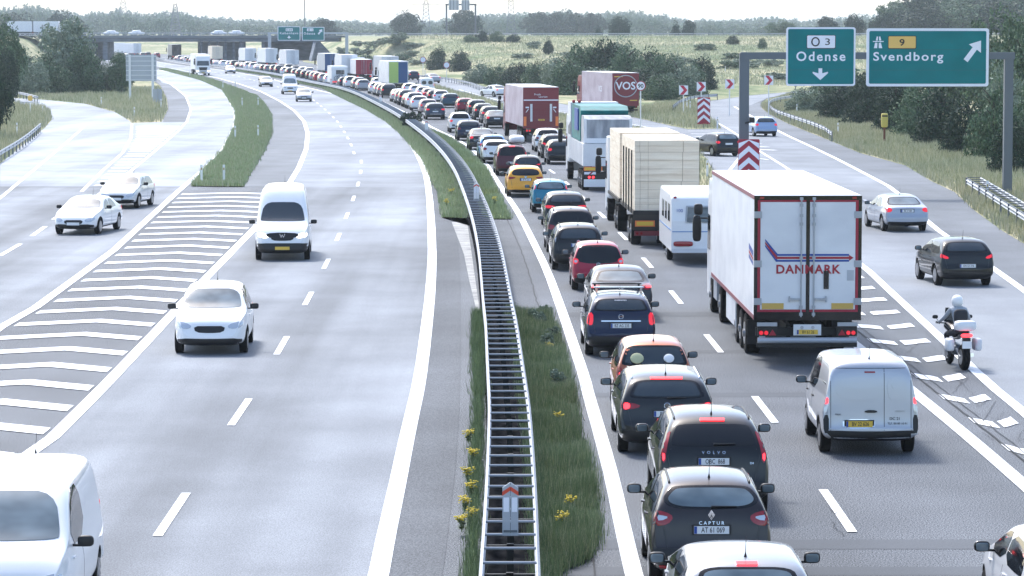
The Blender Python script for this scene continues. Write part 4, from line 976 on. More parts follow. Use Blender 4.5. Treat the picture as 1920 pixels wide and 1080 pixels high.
def bandp(z0, z1, mi):
    arrow.add([(-1.02, -.042 - .001 * mi, z0 + .36), (-1.02, -.042 - .001 * mi, z1 + .36), (-.72, -.042 - .001 * mi, z1), (.98, -.042 - .001 * mi, z1), (.98, -.042 - .001 * mi, z0), (-.76, -.042 - .001 * mi, z0)], [(0, 1, 2, 5), (2, 3, 4, 5)], mi)
bandp(2.50, 2.545, 0); bandp(2.64, 2.685, 0); bandp(2.565, 2.62, 1)
arrow.prism([(.98, 2.66), (1.09, 2.595), (.98, 2.52)], -.046, -.044, 1)
arrow.build('striped_arrow', [M['blue_ink'], M['red_ink']], r)
MB().box(.38, .50, -.06, -.036, 1.85, 2.28).build('strap', M['gloss_black'], r); MB().box(.94, 1.10, -.045, -.036, 2.05, 2.30).build('data_plate', M['sign_back'], r)
pl_ = MB().box(-.33, .33, -.04, 0, .74, 1.0).build('plate_holder', M['offwhite'], r); plate(pl_, 0, -.05, .82, 'BV 61 26', 'yellow')
for x in (-.13, .13): MB().tube([(x, -.06, .93), (x, -.03, .93)], .04, 10).build('plate_lamp', M['lamp_w'], pl_)
MB().tube([(-1.18, -.02, .62), (1.18, -.02, .62)], .07, 12).box(-1.1, -1.0, 0, .5, .55, .9).box(1.0, 1.1, 0, .5, .55, .9).build('underrun_bar', M['sign_back'], r)
MB().box(-1.2, 1.2, .05, .10, .45, .56).build('underrun_board', M['black'], r)
for sd in (1, -1):
    MB().box(sd * 1.24 - .015, sd * 1.24 + .015, 5.6, 8.6, .42, 1.10).build('side_skirt', M['offwhite'], r)
    b = MB()
    for q in ((-.2), ): b.add([(sd * 1.279, .25, 2.60), (sd * 1.279, .55 + .9, 2.72), (sd * 1.279, 1.45, 2.86), (sd * 1.279, .25, 2.74)], [(0, 1, 2, 3)], 0); b.add([(sd * 1.279, .25, 2.38), (sd * 1.279, 1.45, 2.50), (sd * 1.279, 1.45, 2.60), (sd * 1.279, .25, 2.48)], [(0, 1, 2, 3)], 0); b.add([(sd * 1.279, .25, 2.50), (sd * 1.279, 1.45, 2.62), (sd * 1.279, 1.45, 2.70), (sd * 1.279, .25, 2.58)], [(0, 1, 2, 3)], 1)
    b.build('side_stripes', [M['blue_ink'], M['red_ink']], r, fix=False)
chassis(r, 13.6, (3.2, 4.5, 5.8 - .01)); lwheel(r, -1.04, 11.6); lwheel(r, 1.04, 11.6); make_cab(r, 13.9, M['white'], length=2.2, top=3.8)
MB().box(-1.2, 1.2, 12.6, 13.8, .5, 1.1).build('fuel_tank', M['sign_back'], r)
place_lorry(r, 1514, 76, rz=.012)

# timber lorry: towed flatbed stacked with boards, tractor ahead with second stack
r = empty('timber_lorry'); tag(r, 'lorry carrying tall stacks of pale timber held by black stakes', 'lorry')
MB().box(-1.25, 1.25, 0, 7.6, 1.20, 1.34).build('flatbed', M['black'], r); MB().box(-1.25, 1.25, 8.6, 15.6, 1.20, 1.34).build('flatbed', M['black'], r)
MB().box(-1.25, 1.25, .02, .06, .62, 1.20).build('rear_board', mat('dark_board', (.03, .026, .022), .7), r)
MB().box(-1.2, 1.2, -.04, .02, .42, .60).build('lamp_board', M['burgundy'], r)
plate(r, .75, -.055, .51, 'DA 52 79', 'yellow')
b = MB().box(-1.18, -.45, -.03, -.0, .76, .98).build('warning_panel', M['orange_refl'], r); MB().box(-1.12, -.51, -.04, -.031, .80, .94).build('panel_centre', M['yellow_refl'], b)
for x in (-1.1, -.95, 1.1): MB().tube([(x, -.07, .51), (x, -.03, .51)], .05, 10).build('tail_light', M['red'], r)
chassis(r, 7.4, (1.7, 3.0)); chassis(r, 15, (9.8, 11.1)); make_cab(r, 16.0, M['white'], top=3.55, length=2.0)
MB().rbox((0, 16.9, 3.75), (.85, .12, .10), .4).build('beacon_bar', M['yellow_refl'], r, smooth=True)
for i in range(4):
    for bed in (.9,):
        for sd in (-1, 1): MB().box(sd * 1.25 - .025, sd * 1.25 + .025, bed + i * 1.55 - .03, bed + i * 1.55 + .03, 1.2, 3.55).build('stake', M['black'], r)
MB().tube([(0, 7.6, .75), (0, 8.9, .75)], .07, 8).build('drawbar', M['black'], r)
TL = r; rz_ = .030; place_lorry(r, 1250, 118, rz=rz_)
def on(r, x, y, z): return Matrix.Rotation(r.rotation_euler.z, 4, 'Z') @ Vector((x, y, z)) + r.location
def stack(y0, y1, z0, z1, label, seedn):
    rs = random.Random(seedn); t = empty('timber_stack', on(TL, 0, 0, 0), rz_); tag(t, label, 'timber')
    z = z0; k_ = 0
    while z < z1 - .05:
        h = min(.46 if k_ % 2 == 0 else .62, z1 - z); j = rs.uniform(.40, .46)
        e0, e1 = rs.uniform(-.015, .015), rs.uniform(-.015, .015)
        b = MB().box(-1.19, -1.0 + e0, y0 + rs.uniform(0, .05), y1, z, z + h - .012).box(-.99 + e0, -.70, y0 + .015, y1, z, z + h - .012).box(-.69, .55 + e1 * 4, y0 + rs.uniform(0, .03), y1, z, z + h - .012).box(.57 + e1 * 4, 1.19, y0 + rs.uniform(0, .04), y1, z, z + h - .012)
        b.build('board_layer', M['wood'], t)
        nl = 2
        for q in range(1, nl): MB().box(-1.195, 1.195, y0 - .004, y0 + .012, z + h * q / nl - .003, z + h * q / nl + .003).build('board_gap', M['wood_dk'], t)
        z += h; k_ += 1
    MB().box(-1.17, 1.17, y0 + .05, y1 - .05, z0, z1 - .05).build('bearer', M['wood_dk'], t)
stack(.05, 7.4, 1.35, 3.95, 'pale timber stacked on the rear flatbed, its sawn ends facing us', 3)
stack(8.8, 15.2, 1.35, 3.95, 'second pale timber stack further forward behind the lorry cab', 4)

# tarpaulin lorry
r = empty('lorry'); tag(r, 'white open topped lorry with teal and grey tarpaulins over its load', 'lorry')
MB().box(-1.25, 1.25, 0, 12, 1.25, 2.35).build('dropside_body', M['offwhite'], r)
b = MB()
for y in np.arange(1.0, 12, 1.0): b.box(-1.262, -1.25, y - .012, y + .012, 1.25, 2.35)
b.build('side_rib', M['sign_back'], r)
MB().prismx([(.5, 2.35), (.5, 3.55), (.9, 3.72), (3.0, 3.72), (3.0, 2.35)], -1.16, 1.18).build('covered_load', M['grey_tarp'], r)
MB().box(-1.2, -1.05, .42, .55, 2.4, 3.6).box(1.08, 1.22, .42, .55, 2.4, 3.6).box(-1.05, 1.08, .42, .55, 2.38, 2.62).build('load_frame', M['white'], r)
MB().prismx([(3.0, 3.2), (2.6, 3.95), (3.2, 4.15), (9.4, 4.15), (9.6, 3.0), (9.6, 2.4), (3.1, 2.4)], -1.20, 1.20).build('tarpaulin', M['teal'], r)
MB().box(-1.27, -1.205, 4.0, 6.5, 2.9, 4.0).build('tarpaulin_flap', M['blue_ink'], r)
MB().box(-1.25, 1.25, 9.8, 12, 2.36, 4.2).build('front_box', M['offwhite'], r)
MB().prismx([(9.9, 2.5), (11.8, 2.5), (11.8, 2.9), (9.9, 3.2)], -1.262, -1.252).build('dark_mark', M['galv_dk'], r)
for x in (-1.1, -.8): MB().rbox((x, 9.75, 4.25), (.09, .08, .09), 1).build('marker_lamp', M['red_ink'], r, smooth=True)
b = MB().box(-1.22, -.30, -.04, 0, 1.02, 1.22).build('warning_panel', M['orange_refl'], r); MB().box(-1.16, -.36, -.05, -.041, 1.06, 1.18).build('panel_centre', M['yellow_refl'], b)
MB().box(-1.25, 1.25, .0, .06, .62, .98).build('rear_frame', M['black'], r)
MB().prism([(-1.2, .84), (-.62, .84), (-.62, .96), (-1.2, .96)], -.03, 0).prism([(-.98, .84), (-.85, .96), (-.75, .96), (-.88, .84)], -.034, -.03, 1).build('striped_board', [M['sign_white'], M['sign_red']], r)
for x in (-.95, -.75, .1): MB().tube([(x, -.05, .70), (x, 0, .70)], .06, 12).build('tail_light', M['red_lit'], r)
plate(r, .62, -.04, .72, None, 'yellow')
MB().box(-1.22, 1.22, -.06, -.02, .22, .60).build('mud_flap', M['white'], r)
text('K.J.', .13, M['ink'], r, (.55, -.065, .42), 'lettering')
MB().tube([(.1 + .08 * math.cos(a), -.07, .42 + .11 * math.sin(a)) for a in np.linspace(0, 2 * PI, 17)], .012, 5, False).build('emblem', M['ink'], r)
chassis(r, 12, (1.5, 2.8, 4.1)); make_cab(r, 12.3, M['white'], top=3.5)
place_lorry(r, 1140, 159, rz=.045)

# burgundy lorry with tail lift
r = empty('lorry'); tag(r, 'burgundy lorry with a folded tail lift at its rear, in the outer queue lane', 'lorry')
box_body(r, 13.6, 1.15, 3.95, M['burg_tarp'], M['white_matt'])
MB().box(-1.27, 1.27, -.03, .02, 1.0, 3.92).build('rear_wall', M['burgundy'], r)
MB().box(-1.24, 1.24, -.06, -.03, 2.98, 3.06).build('door_rail', M['sign_white'], r)
text('Frode', .20, M['sign_white'], r, (-.25, -.05, 3.42)); text('Laursen', .20, M['sign_white'], r, (.15, -.05, 3.26))
lf = MB()
for i in range(5): lf.box(-.85, .85, -.12, -.03, 1.35 + .30 * i, 1.60 + .30 * i)
lf.build('tail_lift', M['burgundy'], r)
for sd in (1, -1):
    MB().box(min(sd * .62, sd * .78), max(sd * .62, sd * .78), -.17, -.125, 1.5, 2.75).build('lift_arm', M['offwhite'], r)
    MB().prism([(sd * .86, 2.55), (sd * 1.1, 2.55), (sd * 1.1, 2.45), (sd * .86, 2.45)], -.06, -.035).prism([(sd * .86, 2.40), (sd * .92, 2.40), (sd * 1.1, 2.15), (sd * 1.04, 2.15)], -.06, -.035).build('hatched_mark', M['sign_white'], r)
    MB().box(sd * 1.14 - .10, sd * 1.14 + .10, -.06, -.03, 1.18, 1.85).build('warning_panel', M['orange_refl'], r)
plate(r, 0, -.18, 1.62, 'DK 7541', 'yellow')
for x in (-1.0, -.8, .8, 1.0): MB().tube([(x, -.04, .85), (x, .04, .85)], .07, 10).build('tail_light', M['red_dim'], r)
chassis(r, 13.6, (2.2, 3.5, 4.8)); make_cab(r, 13.9, M['burgundy'], top=3.7); place_lorry(r, 1014, 228, rz=.095)

# burgundy lorry on the slip road
r = empty('lorry'); tag(r, 'burgundy lorry with big ring and letters on its rear, driving on the slip road', 'lorry')
box_body(r, 13.0, 1.1, 4.0, M['burg_tarp'], M['white_matt'])
MB().box(-1.27, 1.27, -.03, .02, .9, 3.95).build('rear_wall', M['burgundy'], r)
text('VOS', 1.0, M['sign_white'], r, (0, -.05, 2.75), bold=.02)
MB().tube([(1.08 * math.cos(a), -.05, 2.75 + 1.0 * math.sin(a)) for a in np.linspace(0, 2 * PI, 37)], .05, 5, False).build('ring_emblem', M['sign_back'], r)
MB().box(-1.1, -.3, -.05, -.03, 3.6, 3.68).box(.4, 1.1, -.05, -.03, 1.38, 1.46).build('yellow_strip', M['yellow_refl'], r)
text('VOS', .8, M['sign_white'], r, (-1.285, 5, 2.4), rot=(PI / 2, 0, -PI / 2))
for x in (-1.0, 1.0): MB().tube([(x, -.04, .82), (x, .04, .82)], .07, 10).build('tail_light', M['red'], r)
MB().box(-1.2, 1.2, .1, .2, .45, .6).build('underrun_bar', M['black'], r)
chassis(r, 13, (2.2, 3.5, 4.8)); make_cab(r, 13.3, M['burgundy'], top=3.6); place_lorry(r, 1172, 300, rz=.20)

def simple_lorry(label, side, back, px, Y, H=4.0, L=13.0, stripes=None, rz=None, cabm='white', oncoming=False, roofm='white_matt', name='lorry', z0=1.1):
    r = empty(name); tag(r, label, 'lorry')
    box_body(r, L, z0, H, M[side], M[roofm])
    MB().box(-1.26, -.015, -.03, .02, z0, H - .05).box(.015, 1.26, -.03, .02, z0, H - .05).build('rear_door', M[back], r)
    if stripes:
        MB().box(-1.2, 0, -.05, -.03, z0 + .05, H - .12).build('rear_panel', M[stripes[0]], r); MB().box(0.01, 1.2, -.05, -.03, z0 + .05, H - .12).build('rear_panel', M[stripes[1]], r)
    else:
        for x in (-.35, -.12, .12, .35): MB().tube([(x, -.05, z0 + .1), (x, -.05, H - .1)], .02, 5).build('lock_rod', M['galv'], r)
    MB().box(-1.2, 1.2, 0, .08, .5, .65).build('underrun_bar', M['black'], r)
    for x in (-1.0, 1.0): MB().box(x - .15, x + .15, -.04, .02, .72, .88).build('tail_light', M['red_dim'], r)
    chassis(r, L, (2.2, 3.5, 4.8)); make_cab(r, L + .3, M[cabm], top=3.6, hl=oncoming)
    if oncoming:
        a = heading(Y); r.rotation_euler = (0, 0, a + PI); fw = Vector((-math.sin(a), math.cos(a), 0))
        c_ = Vector((PY(px, Y), Y, 0)) + fw * (L + 2.4); r.location = (c_.x, c_.y, 0)
    else: place_lorry(r, px, Y, rz=rz)
    return r
simple_lorry('lorry with a lime green and dark blue rear, far down the queue', 'offwhite', 'offwhite', 748, 416, 3.95, stripes=('lime', 'navy'))
simple_lorry('pale grey lorry partly hidden behind the green and blue lorry', 'sign_back', 'offwhite', 733, 475, 4.1, cabm='navy')
simple_lorry('grey lorry with a dark blue rear wall in the far queue', 'sign_back', 'navy', 625, 545, 4.0)
simple_lorry('white box lorry beside the motorhome in the far queue', 'offwhite', 'white_matt', 657, 512, 4.05)
simple_lorry('white lorry with ribbed rear doors below the small green signs', 'offwhite', 'offwhite', 551, 640, 4.0)
simple_lorry('white lorry one place ahead of the ribbed door lorry', 'white_matt', 'white_matt', 512, 680, 4.1)
simple_lorry('white curtain sided lorry before the overpass', 'white_matt', 'white_matt', 473, 720, 3.9)
simple_lorry('tan tarpaulin lorry just before the overpass', 'wood', 'wood', 411, 770, 4.1, roofm='wood')
simple_lorry('white tractor lorry coming towards us near the overpass', 'white_matt', 'white_matt', 384, 560, 3.75, oncoming=True)
simple_lorry('dark lorry in the shade under the overpass', 'galv_dk', 'gloss_black', 335, 868, 4.1)
simple_lorry('white lorry standing beyond the overpass', 'white_matt', 'white_matt', 262, 960, 4.0, rz=.55)
simple_lorry('second white lorry further beyond the overpass', 'white_matt', 'offwhite', 232, 1000, 4.0, rz=.55)
for px, lb in ((45, 'leftmost white lorry crossing on the overpass road'), (92, 'second white lorry crossing on the overpass road')):
    r = simple_lorry(lb, 'white_matt', 'white_matt', px, 857, 3.9, L=7.0, rz=-PI / 2); r.location.z = 6.4
    r.location.x -= 3.5
simple_lorry('lorry with a rust red load showing beside the white box lorry', 'offwhite', 'sign_red', 684, 500, 3.4, cabm='white')
# ---------------------------------------------------------------- caravan, its car, motorhome
r = empty('caravan'); tag(r, 'white touring caravan in the queue between the timber lorry and the white lorry', 'caravan')
b = MB().prismx([(0, .45), (0, 1.5), (.12, 2.25), (.35, 2.42), (5.6, 2.45), (6.1, 2.1), (6.3, 1.2), (6.2, .45)], -1.13, 1.13).build('body', M['white'], r)
bv = b.modifiers.new('bevel', 'BEVEL'); bv.width = .07; bv.segments = 3; bv.limit_method = 'ANGLE'
MB().prism([(-.62, 2.02), (.62, 2.02), (.66, 1.42), (-.66, 1.42)], .0, .12).build('window_frame', M['sign_back'], r)
MB().prism([(-.56, 1.97), (.56, 1.97), (.60, 1.47), (-.60, 1.47)], -.03, .05).build('rear_window', M['glass_lt'], r)
for i in range(3): MB().box(-1.145, -1.12, .7 + i * 1.5, 1.5 + i * 1.5, 1.45, 2.05).build('side_window', M['glass'], r)
MB().box(-1.14, -1.12, .2, 6.0, 1.16, 1.20).box(-1.1, 1.1, -.012, .0, 1.12, 1.15).build('blue_line', mat('pale_blue_stripe', (.12, .25, .5), .5), r)
for sd in (1, -1): MB().rbox((sd * .72, -.02, .72), (.34, .05, .09), .5).build('tail_light', M['red'], r, smooth=True); MB().rbox((sd * 1.0, .02, 2.3), (.06, .05, .04), .8).build('marker_lamp', M['red'], r, smooth=True)
MB().box(-1.1, 1.1, -.06, .1, .42, .56).build('rear_bumper', M['offwhite'], r)
text('100', .16, M['blue_ink'], r, (-.85, -.01, 1.85))
for sd in (1, -1): lwheel(r, sd * 1.0, 2.6, .33, .2)
MB().tube([(0, 6.2, .45), (0, 7.4, .45)], .05, 6).build('tow_bar', M['galv'], r)
place_lorry(r, 1320, 109, rz=.02)
c = make_car('estate', (.38, .40, .43), 'silver estate towing the white caravan', 'car', None, rails=True); c.location = on(r, 0, 7.4 + 2.35, 0); c.rotation_euler = (0, 0, .03)
r = empty('motorhome'); tag(r, 'white motorhome with bicycles on its rear in the far queue', 'motorhome')
b = MB().prismx([(0, .5), (0, 2.7), (.2, 2.9), (6.4, 2.9), (6.9, 2.2), (6.9, .5)], -1.13, 1.13).build('body', M['white'], r)
MB().box(-.5, .7, -.02, .02, 1.7, 2.3).build('rear_window', M['glass'], r); lwheel(r, -1, 1.6, .35, .22); lwheel(r, 1, 1.6, .35, .22); lwheel(r, -1, 5.6, .35, .22); lwheel(r, 1, 5.6, .35, .22)
MB().box(-1, 1, -.04, 0, .55, .75).build('tail_light', M['red_dim'], r)
place_lorry(r, 661, 455, rz=heading(455)); RH = r; r.location = off(455, 3.5); r.rotation_euler.z = heading(455)
for i in range(2):
    b = MB(); y = -.18 - .16 * i
    for x in (-.45, .5): b.tube([(x + .32 * math.cos(a), y, 1.15 + .32 * math.sin(a)) for a in np.linspace(0, 2 * PI, 17)], .02, 5, False)
    b.tube([(-.45, y, 1.15), (-.1, y, 1.6), (.4, y, 1.65), (.5, y, 1.15)], .02, 5); b.tube([(-.1, y, 1.6), (.1, y, 1.15), (.4, y, 1.62)], .02, 5); b.tube([(-.45, y, 1.15), (.1, y, 1.15)], .02, 5)
    o = b.build('bicycle', M['black'], None); o.location = RH.location; o.rotation_euler = RH.rotation_euler; tag(o, ['dark bicycle hanging nearest to the motorhome rear wall', 'dark bicycle hanging outermost on the motorhome rear rack'][i], 'bicycle')
MB().box(-.8, .8, -.42, 0, .78, .84).box(-.4, -.36, -.40, 0, .8, 1.7).box(.36, .40, -.40, 0, .8, 1.7).build('bicycle_rack', M['galv'], RH)

# ---------------------------------------------------------------- motorcycle and rider
def skin(name, pts, edges, m, parent, sub=2, root=0):
    me = bpy.data.meshes.new(name); me.from_pydata([p[0] for p in pts], edges, [])
    o = bpy.data.objects.new(name, me); COL.objects.link(o); o.modifiers.new('s', 'SKIN')
    sv = me.skin_vertices[0].data
    for i, p in enumerate(pts): sv[i].radius = (p[1], p[2] if len(p) > 2 else p[1])
    sv[root].use_root = True
    ss = o.modifiers.new('u', 'SUBSURF'); ss.levels = sub; ss.render_levels = sub
    dg = bpy.context.evaluated_depsgraph_get(); m2 = bpy.data.meshes.new_from_object(o.evaluated_get(dg)); bpy.data.objects.remove(o)
    m2.materials.clear(); m2.materials.append(m); m2.polygons.foreach_set('use_smooth', [True] * len(m2.polygons))
    o = bpy.data.objects.new(name, m2); COL.objects.link(o)
    if parent is not None: o.parent = parent
    return o
mc = empty('motorcycle'); tag(mc, 'dark motorcycle with white panniers riding up the exit road', 'motorcycle')
for y, w_ in ((-.72, .17), (.75, .12)):
    o = MB().tube([(-w_ / 2, 0, 0), (-w_ / 4, 0, 0), (w_ / 4, 0, 0), (w_ / 2, 0, 0)], [.27, .31, .31, .27], 24).build('wheel', M['tyre'], mc); o.location = (0, y, .31)
    MB().tube([(-w_ / 2 - .01, 0, 0), (w_ / 2 + .01, 0, 0)], .18, 16).build('rim', M['rim'], o)
skin('body', [((0, -.85, .82), .10, .05), ((0, -.5, .80), .14, .07), ((0, -.1, .74), .15, .10), ((0, .25, .88), .18, .13), ((0, .6, .95), .22, .14), ((0, .78, .90), .16, .12)], [(0, 1), (1, 2), (2, 3), (3, 4), (4, 5)], M['gloss_black'], mc)
skin('engine', [((0, -.2, .42), .16, .14), ((0, .2, .42), .18, .16), ((0, .45, .5), .14, .12)], [(0, 1), (1, 2)], M['galv_dk'], mc)
MB().tube([(-.09, .55, .85), (-.09, .75, .31)], .03, 8).tube([(.09, .55, .85), (.09, .75, .31)], .03, 8).tube([(-.06, -.2, .45), (-.09, -.72, .31)], .03, 8).build('fork', M['galv'], mc)
MB().tube([(-.40, .38, 1.03), (-.12, .55, 1.0), (.12, .55, 1.0), (.40, .38, 1.03)], .016, 8).build('handlebar', M['black'], mc)
for sd in (1, -1):
    MB().rbox((sd * .33, -.60, .60), (.09, .22, .15), .45).build('pannier', M['offwhite'], mc, smooth=True)
    MB().rbox((sd * .42, .50, 1.16), (.07, .02, .045), .7).tube([(sd * .34, .42, 1.03), (sd * .40, .50, 1.14)], .008, 5).build('mirror', M['black'], mc, smooth=True)
MB().tube([(.16, -.05, .30), (.18, -.75, .36)], [.03, .05], 10).build('exhaust_pipe', M['chrome'], mc)
MB().rbox((0, -.95, .84), (.14, .03, .045), .6).build('tail_light', M['red_lit'], mc, smooth=True)
plate(mc, 0, -.97, .62, None, 'white', .22, .17); MB().box(-.09, .09, -.96, -.86, .52, .78).build('rear_mudguard', M['black'], mc)
MB().prism([(-.16, 1.02), (.16, 1.02), (.12, 1.36), (-.12, 1.36)], .70, .72).build('windshield', M['glass'], mc)
tc = MB().rbox((0, -.78, 1.06), (.25, .18, .12), .45).build('top_case', M['offwhite'], mc, smooth=True)
q = P(1806, 694, 0); mc.location = (q.x - .05, q.y + .72, 0); mc.rotation_euler = (0, 0, .10)
pr = empty('person', mc.location, .10); tag(pr, 'rider in a pale jacket and white helmet leaning over the motorcycle', 'person')
hp = [((0, -.35, .90), .15, .12), ((0, -.26, 1.06), .15, .11), ((0, -.14, 1.24), .17, .11), ((0, -.04, 1.38), .15, .09), ((0, .0, 1.46), .055, .055), ((0, .03, 1.56), .075, .085)]
ed = [(0, 1), (1, 2), (2, 3), (3, 4), (4, 5)]
for sd in (1, -1):
    b0 = len(hp); hp += [((sd * .17, -.03, 1.38), .065), ((sd * .29, .08, 1.18), .05), ((sd * .36, .30, 1.06), .036), ((sd * .37, .38, 1.045), .03)]; ed += [(3, b0), (b0, b0 + 1), (b0 + 1, b0 + 2), (b0 + 2, b0 + 3)]
    b1 = len(hp); hp += [((sd * .12, -.32, .88), .10), ((sd * .25, .08, .78), .075), ((sd * .23, -.18, .42), .05), ((sd * .22, -.20, .30), .04), ((sd * .23, -.04, .27), .035)]; ed += [(0, b1), (b1, b1 + 1), (b1 + 1, b1 + 2), (b1 + 2, b1 + 3), (b1 + 3, b1 + 4)]
body = skin('body', hp, ed, M['trousers'], pr, 2)
me = body.data; me.materials.append(M['jacket'])
for p in me.polygons:
    if p.center.z > .93: p.material_index = 1
for sd in (1, -1):
    for f_ in range(4):
        y = .355 + .0 * f_; x0 = sd * (.355 + .022 * f_)
        skin('finger', [((x0, .36, 1.055), .011), ((x0, .405, 1.058), .010), ((x0, .415, 1.02), .009), ((x0, .385, 1.005 + .003 * f_), .008)], [(0, 1), (1, 2), (2, 3)], M['black'], pr, 1)
    skin('thumb', [((sd * .345, .37, 1.04), .012), ((sd * .335, .385, 1.01), .010), ((sd * .345, .40, .998), .009)], [(0, 1), (1, 2)], M['black'], pr, 1)
hm = MB().rbox((0, .035, 1.57), (.135, .165, .15), .9, 12, 20).build('helmet', M['white'], pr, smooth=True)
MB().rbox((0, .125, 1.57), (.115, .09, .06), .8, 8, 16).build('visor', M['gloss_black'], hm, smooth=True)
bp_ = MB().rbox((0, -.33, 1.24), (.17, .08, .17), .6, 8, 16).build('backpack', M['trousers'], pr, smooth=True)
for o in WHEELS: bpy.data.objects.remove(o)
# ---------------------------------------------------------------- guard rails
def wprof(s=1):
    return [(.0, .30), (.035 * s, .26), (.035 * s, .20), (-.02 * s, .15), (.035 * s, .10), (.035 * s, .04), (0, 0)]
def rail_mesh(path, z0, side, m, name, parent, h=.31):
    pr = wprof(side); vs, fs = [], []; n = len(pr); th = .012
    full = pr + [(x - side * th, z) for x, z in pr[::-1]]; N = len(full)
    for k, p in enumerate(path):
        d = (path[min(k + 1, len(path) - 1)] - path[max(k - 1, 0)]); d.z = 0; d.normalize(); nr = Vector((d.y, -d.x, 0))
        for x, z in full: vs.append((p.x + nr.x * x, p.y + nr.y * x, p.z + z0 + z))
    for k in range(len(path) - 1):
        for j in range(N): fs.append((k * N + j, k * N + (j + 1) % N, (k + 1) * N + (j + 1) % N, (k + 1) * N + j))
    fs += [tuple(range(N)), tuple((len(path) - 1) * N + j for j in range(N))]
    return MB().add(vs, fs).build(name, m, parent)
bar = empty('median_barrier'); tag(bar, 'galvanised double median barrier with ladder like crossbars', 'barrier')
def dense(d, y0, y1):
    out = []; y = y0
    while y < y1: out.append(off(y, d)); y += 2 if y < 200 else 6
    return out
rail_mesh(dense(-.38, 24, 1000), .44, -1, M['galv'], 'rail', bar); rail_mesh(dense(.38, 24, 1000), .44, 1, M['galv'], 'rail', bar)
xb = MB(); Y = 25.0; k = 0
RAILTOP = .70
while Y < 760:
    a, b = off(Y, -.375), off(Y, .375)
    t = [Vector((a.x, a.y, .715)), Vector((b.x, b.y, .715))]
    if Y > 42 and k < 100: MB().tube(t, .021, 6).build('crossbar', M['galv'], bar); k += 1
    else: xb.tube(t, .017, 5)
    Y += 1.23
tag(xb.build('crossbar', M['galv'], bar), kind='stuff')
ps = MB(); k = 0; Y = 26.0
while Y < 600:
    c0 = off(Y, 0); m_ = MB() if 42 < Y < 240 else ps
    m_.box(c0.x - .05, c0.x + .05, c0.y - .03, c0.y + .03, .05, .62).box(c0.x - .34, c0.x + .34, c0.y - .03, c0.y + .03, .56, .60)
    if m_ is not ps: m_.build('post', M['black'], bar)
    Y += 2.46
tag(ps.build('post', M['black'], bar), kind='stuff')
def guard(pts, label, z=.0, side=1, double=False, posts=True):
    g_ = empty('guard_rail', (0, 0, 0)); tag(g_, label, 'guard rail')
    path = [Vector((p.x, p.y, 0)) for p in resample(smooth_path(pts, 2), 2.0)]
    for p in path: p.z = max(0, tz(p.x, p.y) + .05)
    rail_mesh(path, .42 + z, side, M['galv'], 'rail', g_)
    if double:
        pp = []
        for k, p in enumerate(path):
            d = (path[min(k + 1, len(path) - 1)] - path[max(k - 1, 0)]).normalized(); pp.append(p + Vector((d.y, -d.x, 0)) * double)
        rail_mesh(pp, .42 + z, -side, M['galv'], 'rail', g_)
        for a, b in list(zip(path, pp))[:60]: MB().tube([a + Vector((0, 0, .7)), b + Vector((0, 0, .7))], .02, 5).build('crossbar', M['galv_dk'], g_)
    for p in path[::2][:90]: MB().box(p.x - .04, p.x + .04, p.y - .04, p.y + .04, p.z - .05, p.z + .7).build('post', M['galv_dk'], g_)
    return g_
guard([P(x, y, .7) for x, y in [(1495,178),(1460,182),(1440,189),(1446,202),(1480,214),(1540,233),(1560,247)]], 'curved guard rail on the inside of the loop ramp', side=-1)
guard([P(x, y, .7) for x, y in [(1812,333),(1850,356),(1920,400),(2050,480)]], 'guard rail at the right picture edge by the gantry leg', side=-1, double=-.7)
guard([P(x, y, .7) for x, y in [(-60,320),(0,283),(40,260),(62,243),(76,231)]], 'guard rail on the grass wedge at the far left', side=1)
guard([P(x, y, .7) for x, y in [(-30,164),(22,170),(50,175),(72,181)]], 'short guard rail in front of the left trees', side=1)
guard([P(x, y, .7) for x, y in [(822,144),(850,147),(880,153),(912,164)]], 'guard rail where the slip road leaves towards the field', side=-1)
guard([P(x, y, .7) for x, y in [(1262,197),(1275,187),(1300,179),(1345,176)]], 'bent guard rail behind the small striped gore board', side=-1)
# ---------------------------------------------------------------- delineators
def delin(px, py, label='', h=1.0, p=None):
    q = p or hit(px, py); o = empty('delineator_post', q); tag(o, label, 'marker post', 'white marker posts along the road edges')
    MB().prismx([(-.03, 0), (.03, 0), (.03, h - .06), (-.03, h)], -.06, .06).build('post', M['white'], o)
    MB().box(-.035, .035, -.034, -.03, h - .28, h - .16).build('reflector', M['dull_amber'], o); return o
for px, py, lb in [(378,346,'white marker post at the near left tip of the green grass island'),(420,345,'white marker post at the near right tip of the green grass island'),(441,262,'white marker post on the left edge of the grass island, halfway'),(484,261,'white marker post on the right edge of the grass island, halfway'),(484,201,'white marker post on the right edge of the island, upper part'),(454,202,'white marker post inside the island beside its upper left edge'),(418,168,'marker post on the left edge of the narrow top of the island'),(441,166,'marker post on the right edge of the narrow top of the island'),
    (356,144,'tiny marker post below the oncoming lorry, left one'),(375,144,'tiny marker post below the oncoming lorry, right one'),(190,200,'marker post in the dry grass left of the big sign back'),(252,222,'marker post at the dry grass point above the pale hatching'),(302,204,'marker post under the small sign back'),(35,180,'marker post in front of the left trees'),(80,213,'marker post at the tip of the left grass wedge'),(32,256,'marker post on the left wedge near the guard rail'),
    (1851,382,'marker post by the guard rail at the right edge'),(1571,256,'marker post at the end of the loop guard rail'),(1494,215,'marker post behind the loop guard rail'),(1345,243,'marker post beside the small striped gore board'),(1288,205,'marker post behind the bent guard rail, left'),(1294,209,'marker post behind the bent guard rail, right'),(1326,335,'marker post on the grass nose left of the large gore board'),(931,172,'tiny marker post behind the white saloon on the slip road'),(797,142,'tiny marker post above the white van'),(1360,135,'marker post in the field grass below the crossing road, right'),(1338,137,'marker post in the field grass below the crossing road, left')]:
    delin(px, py, lb)
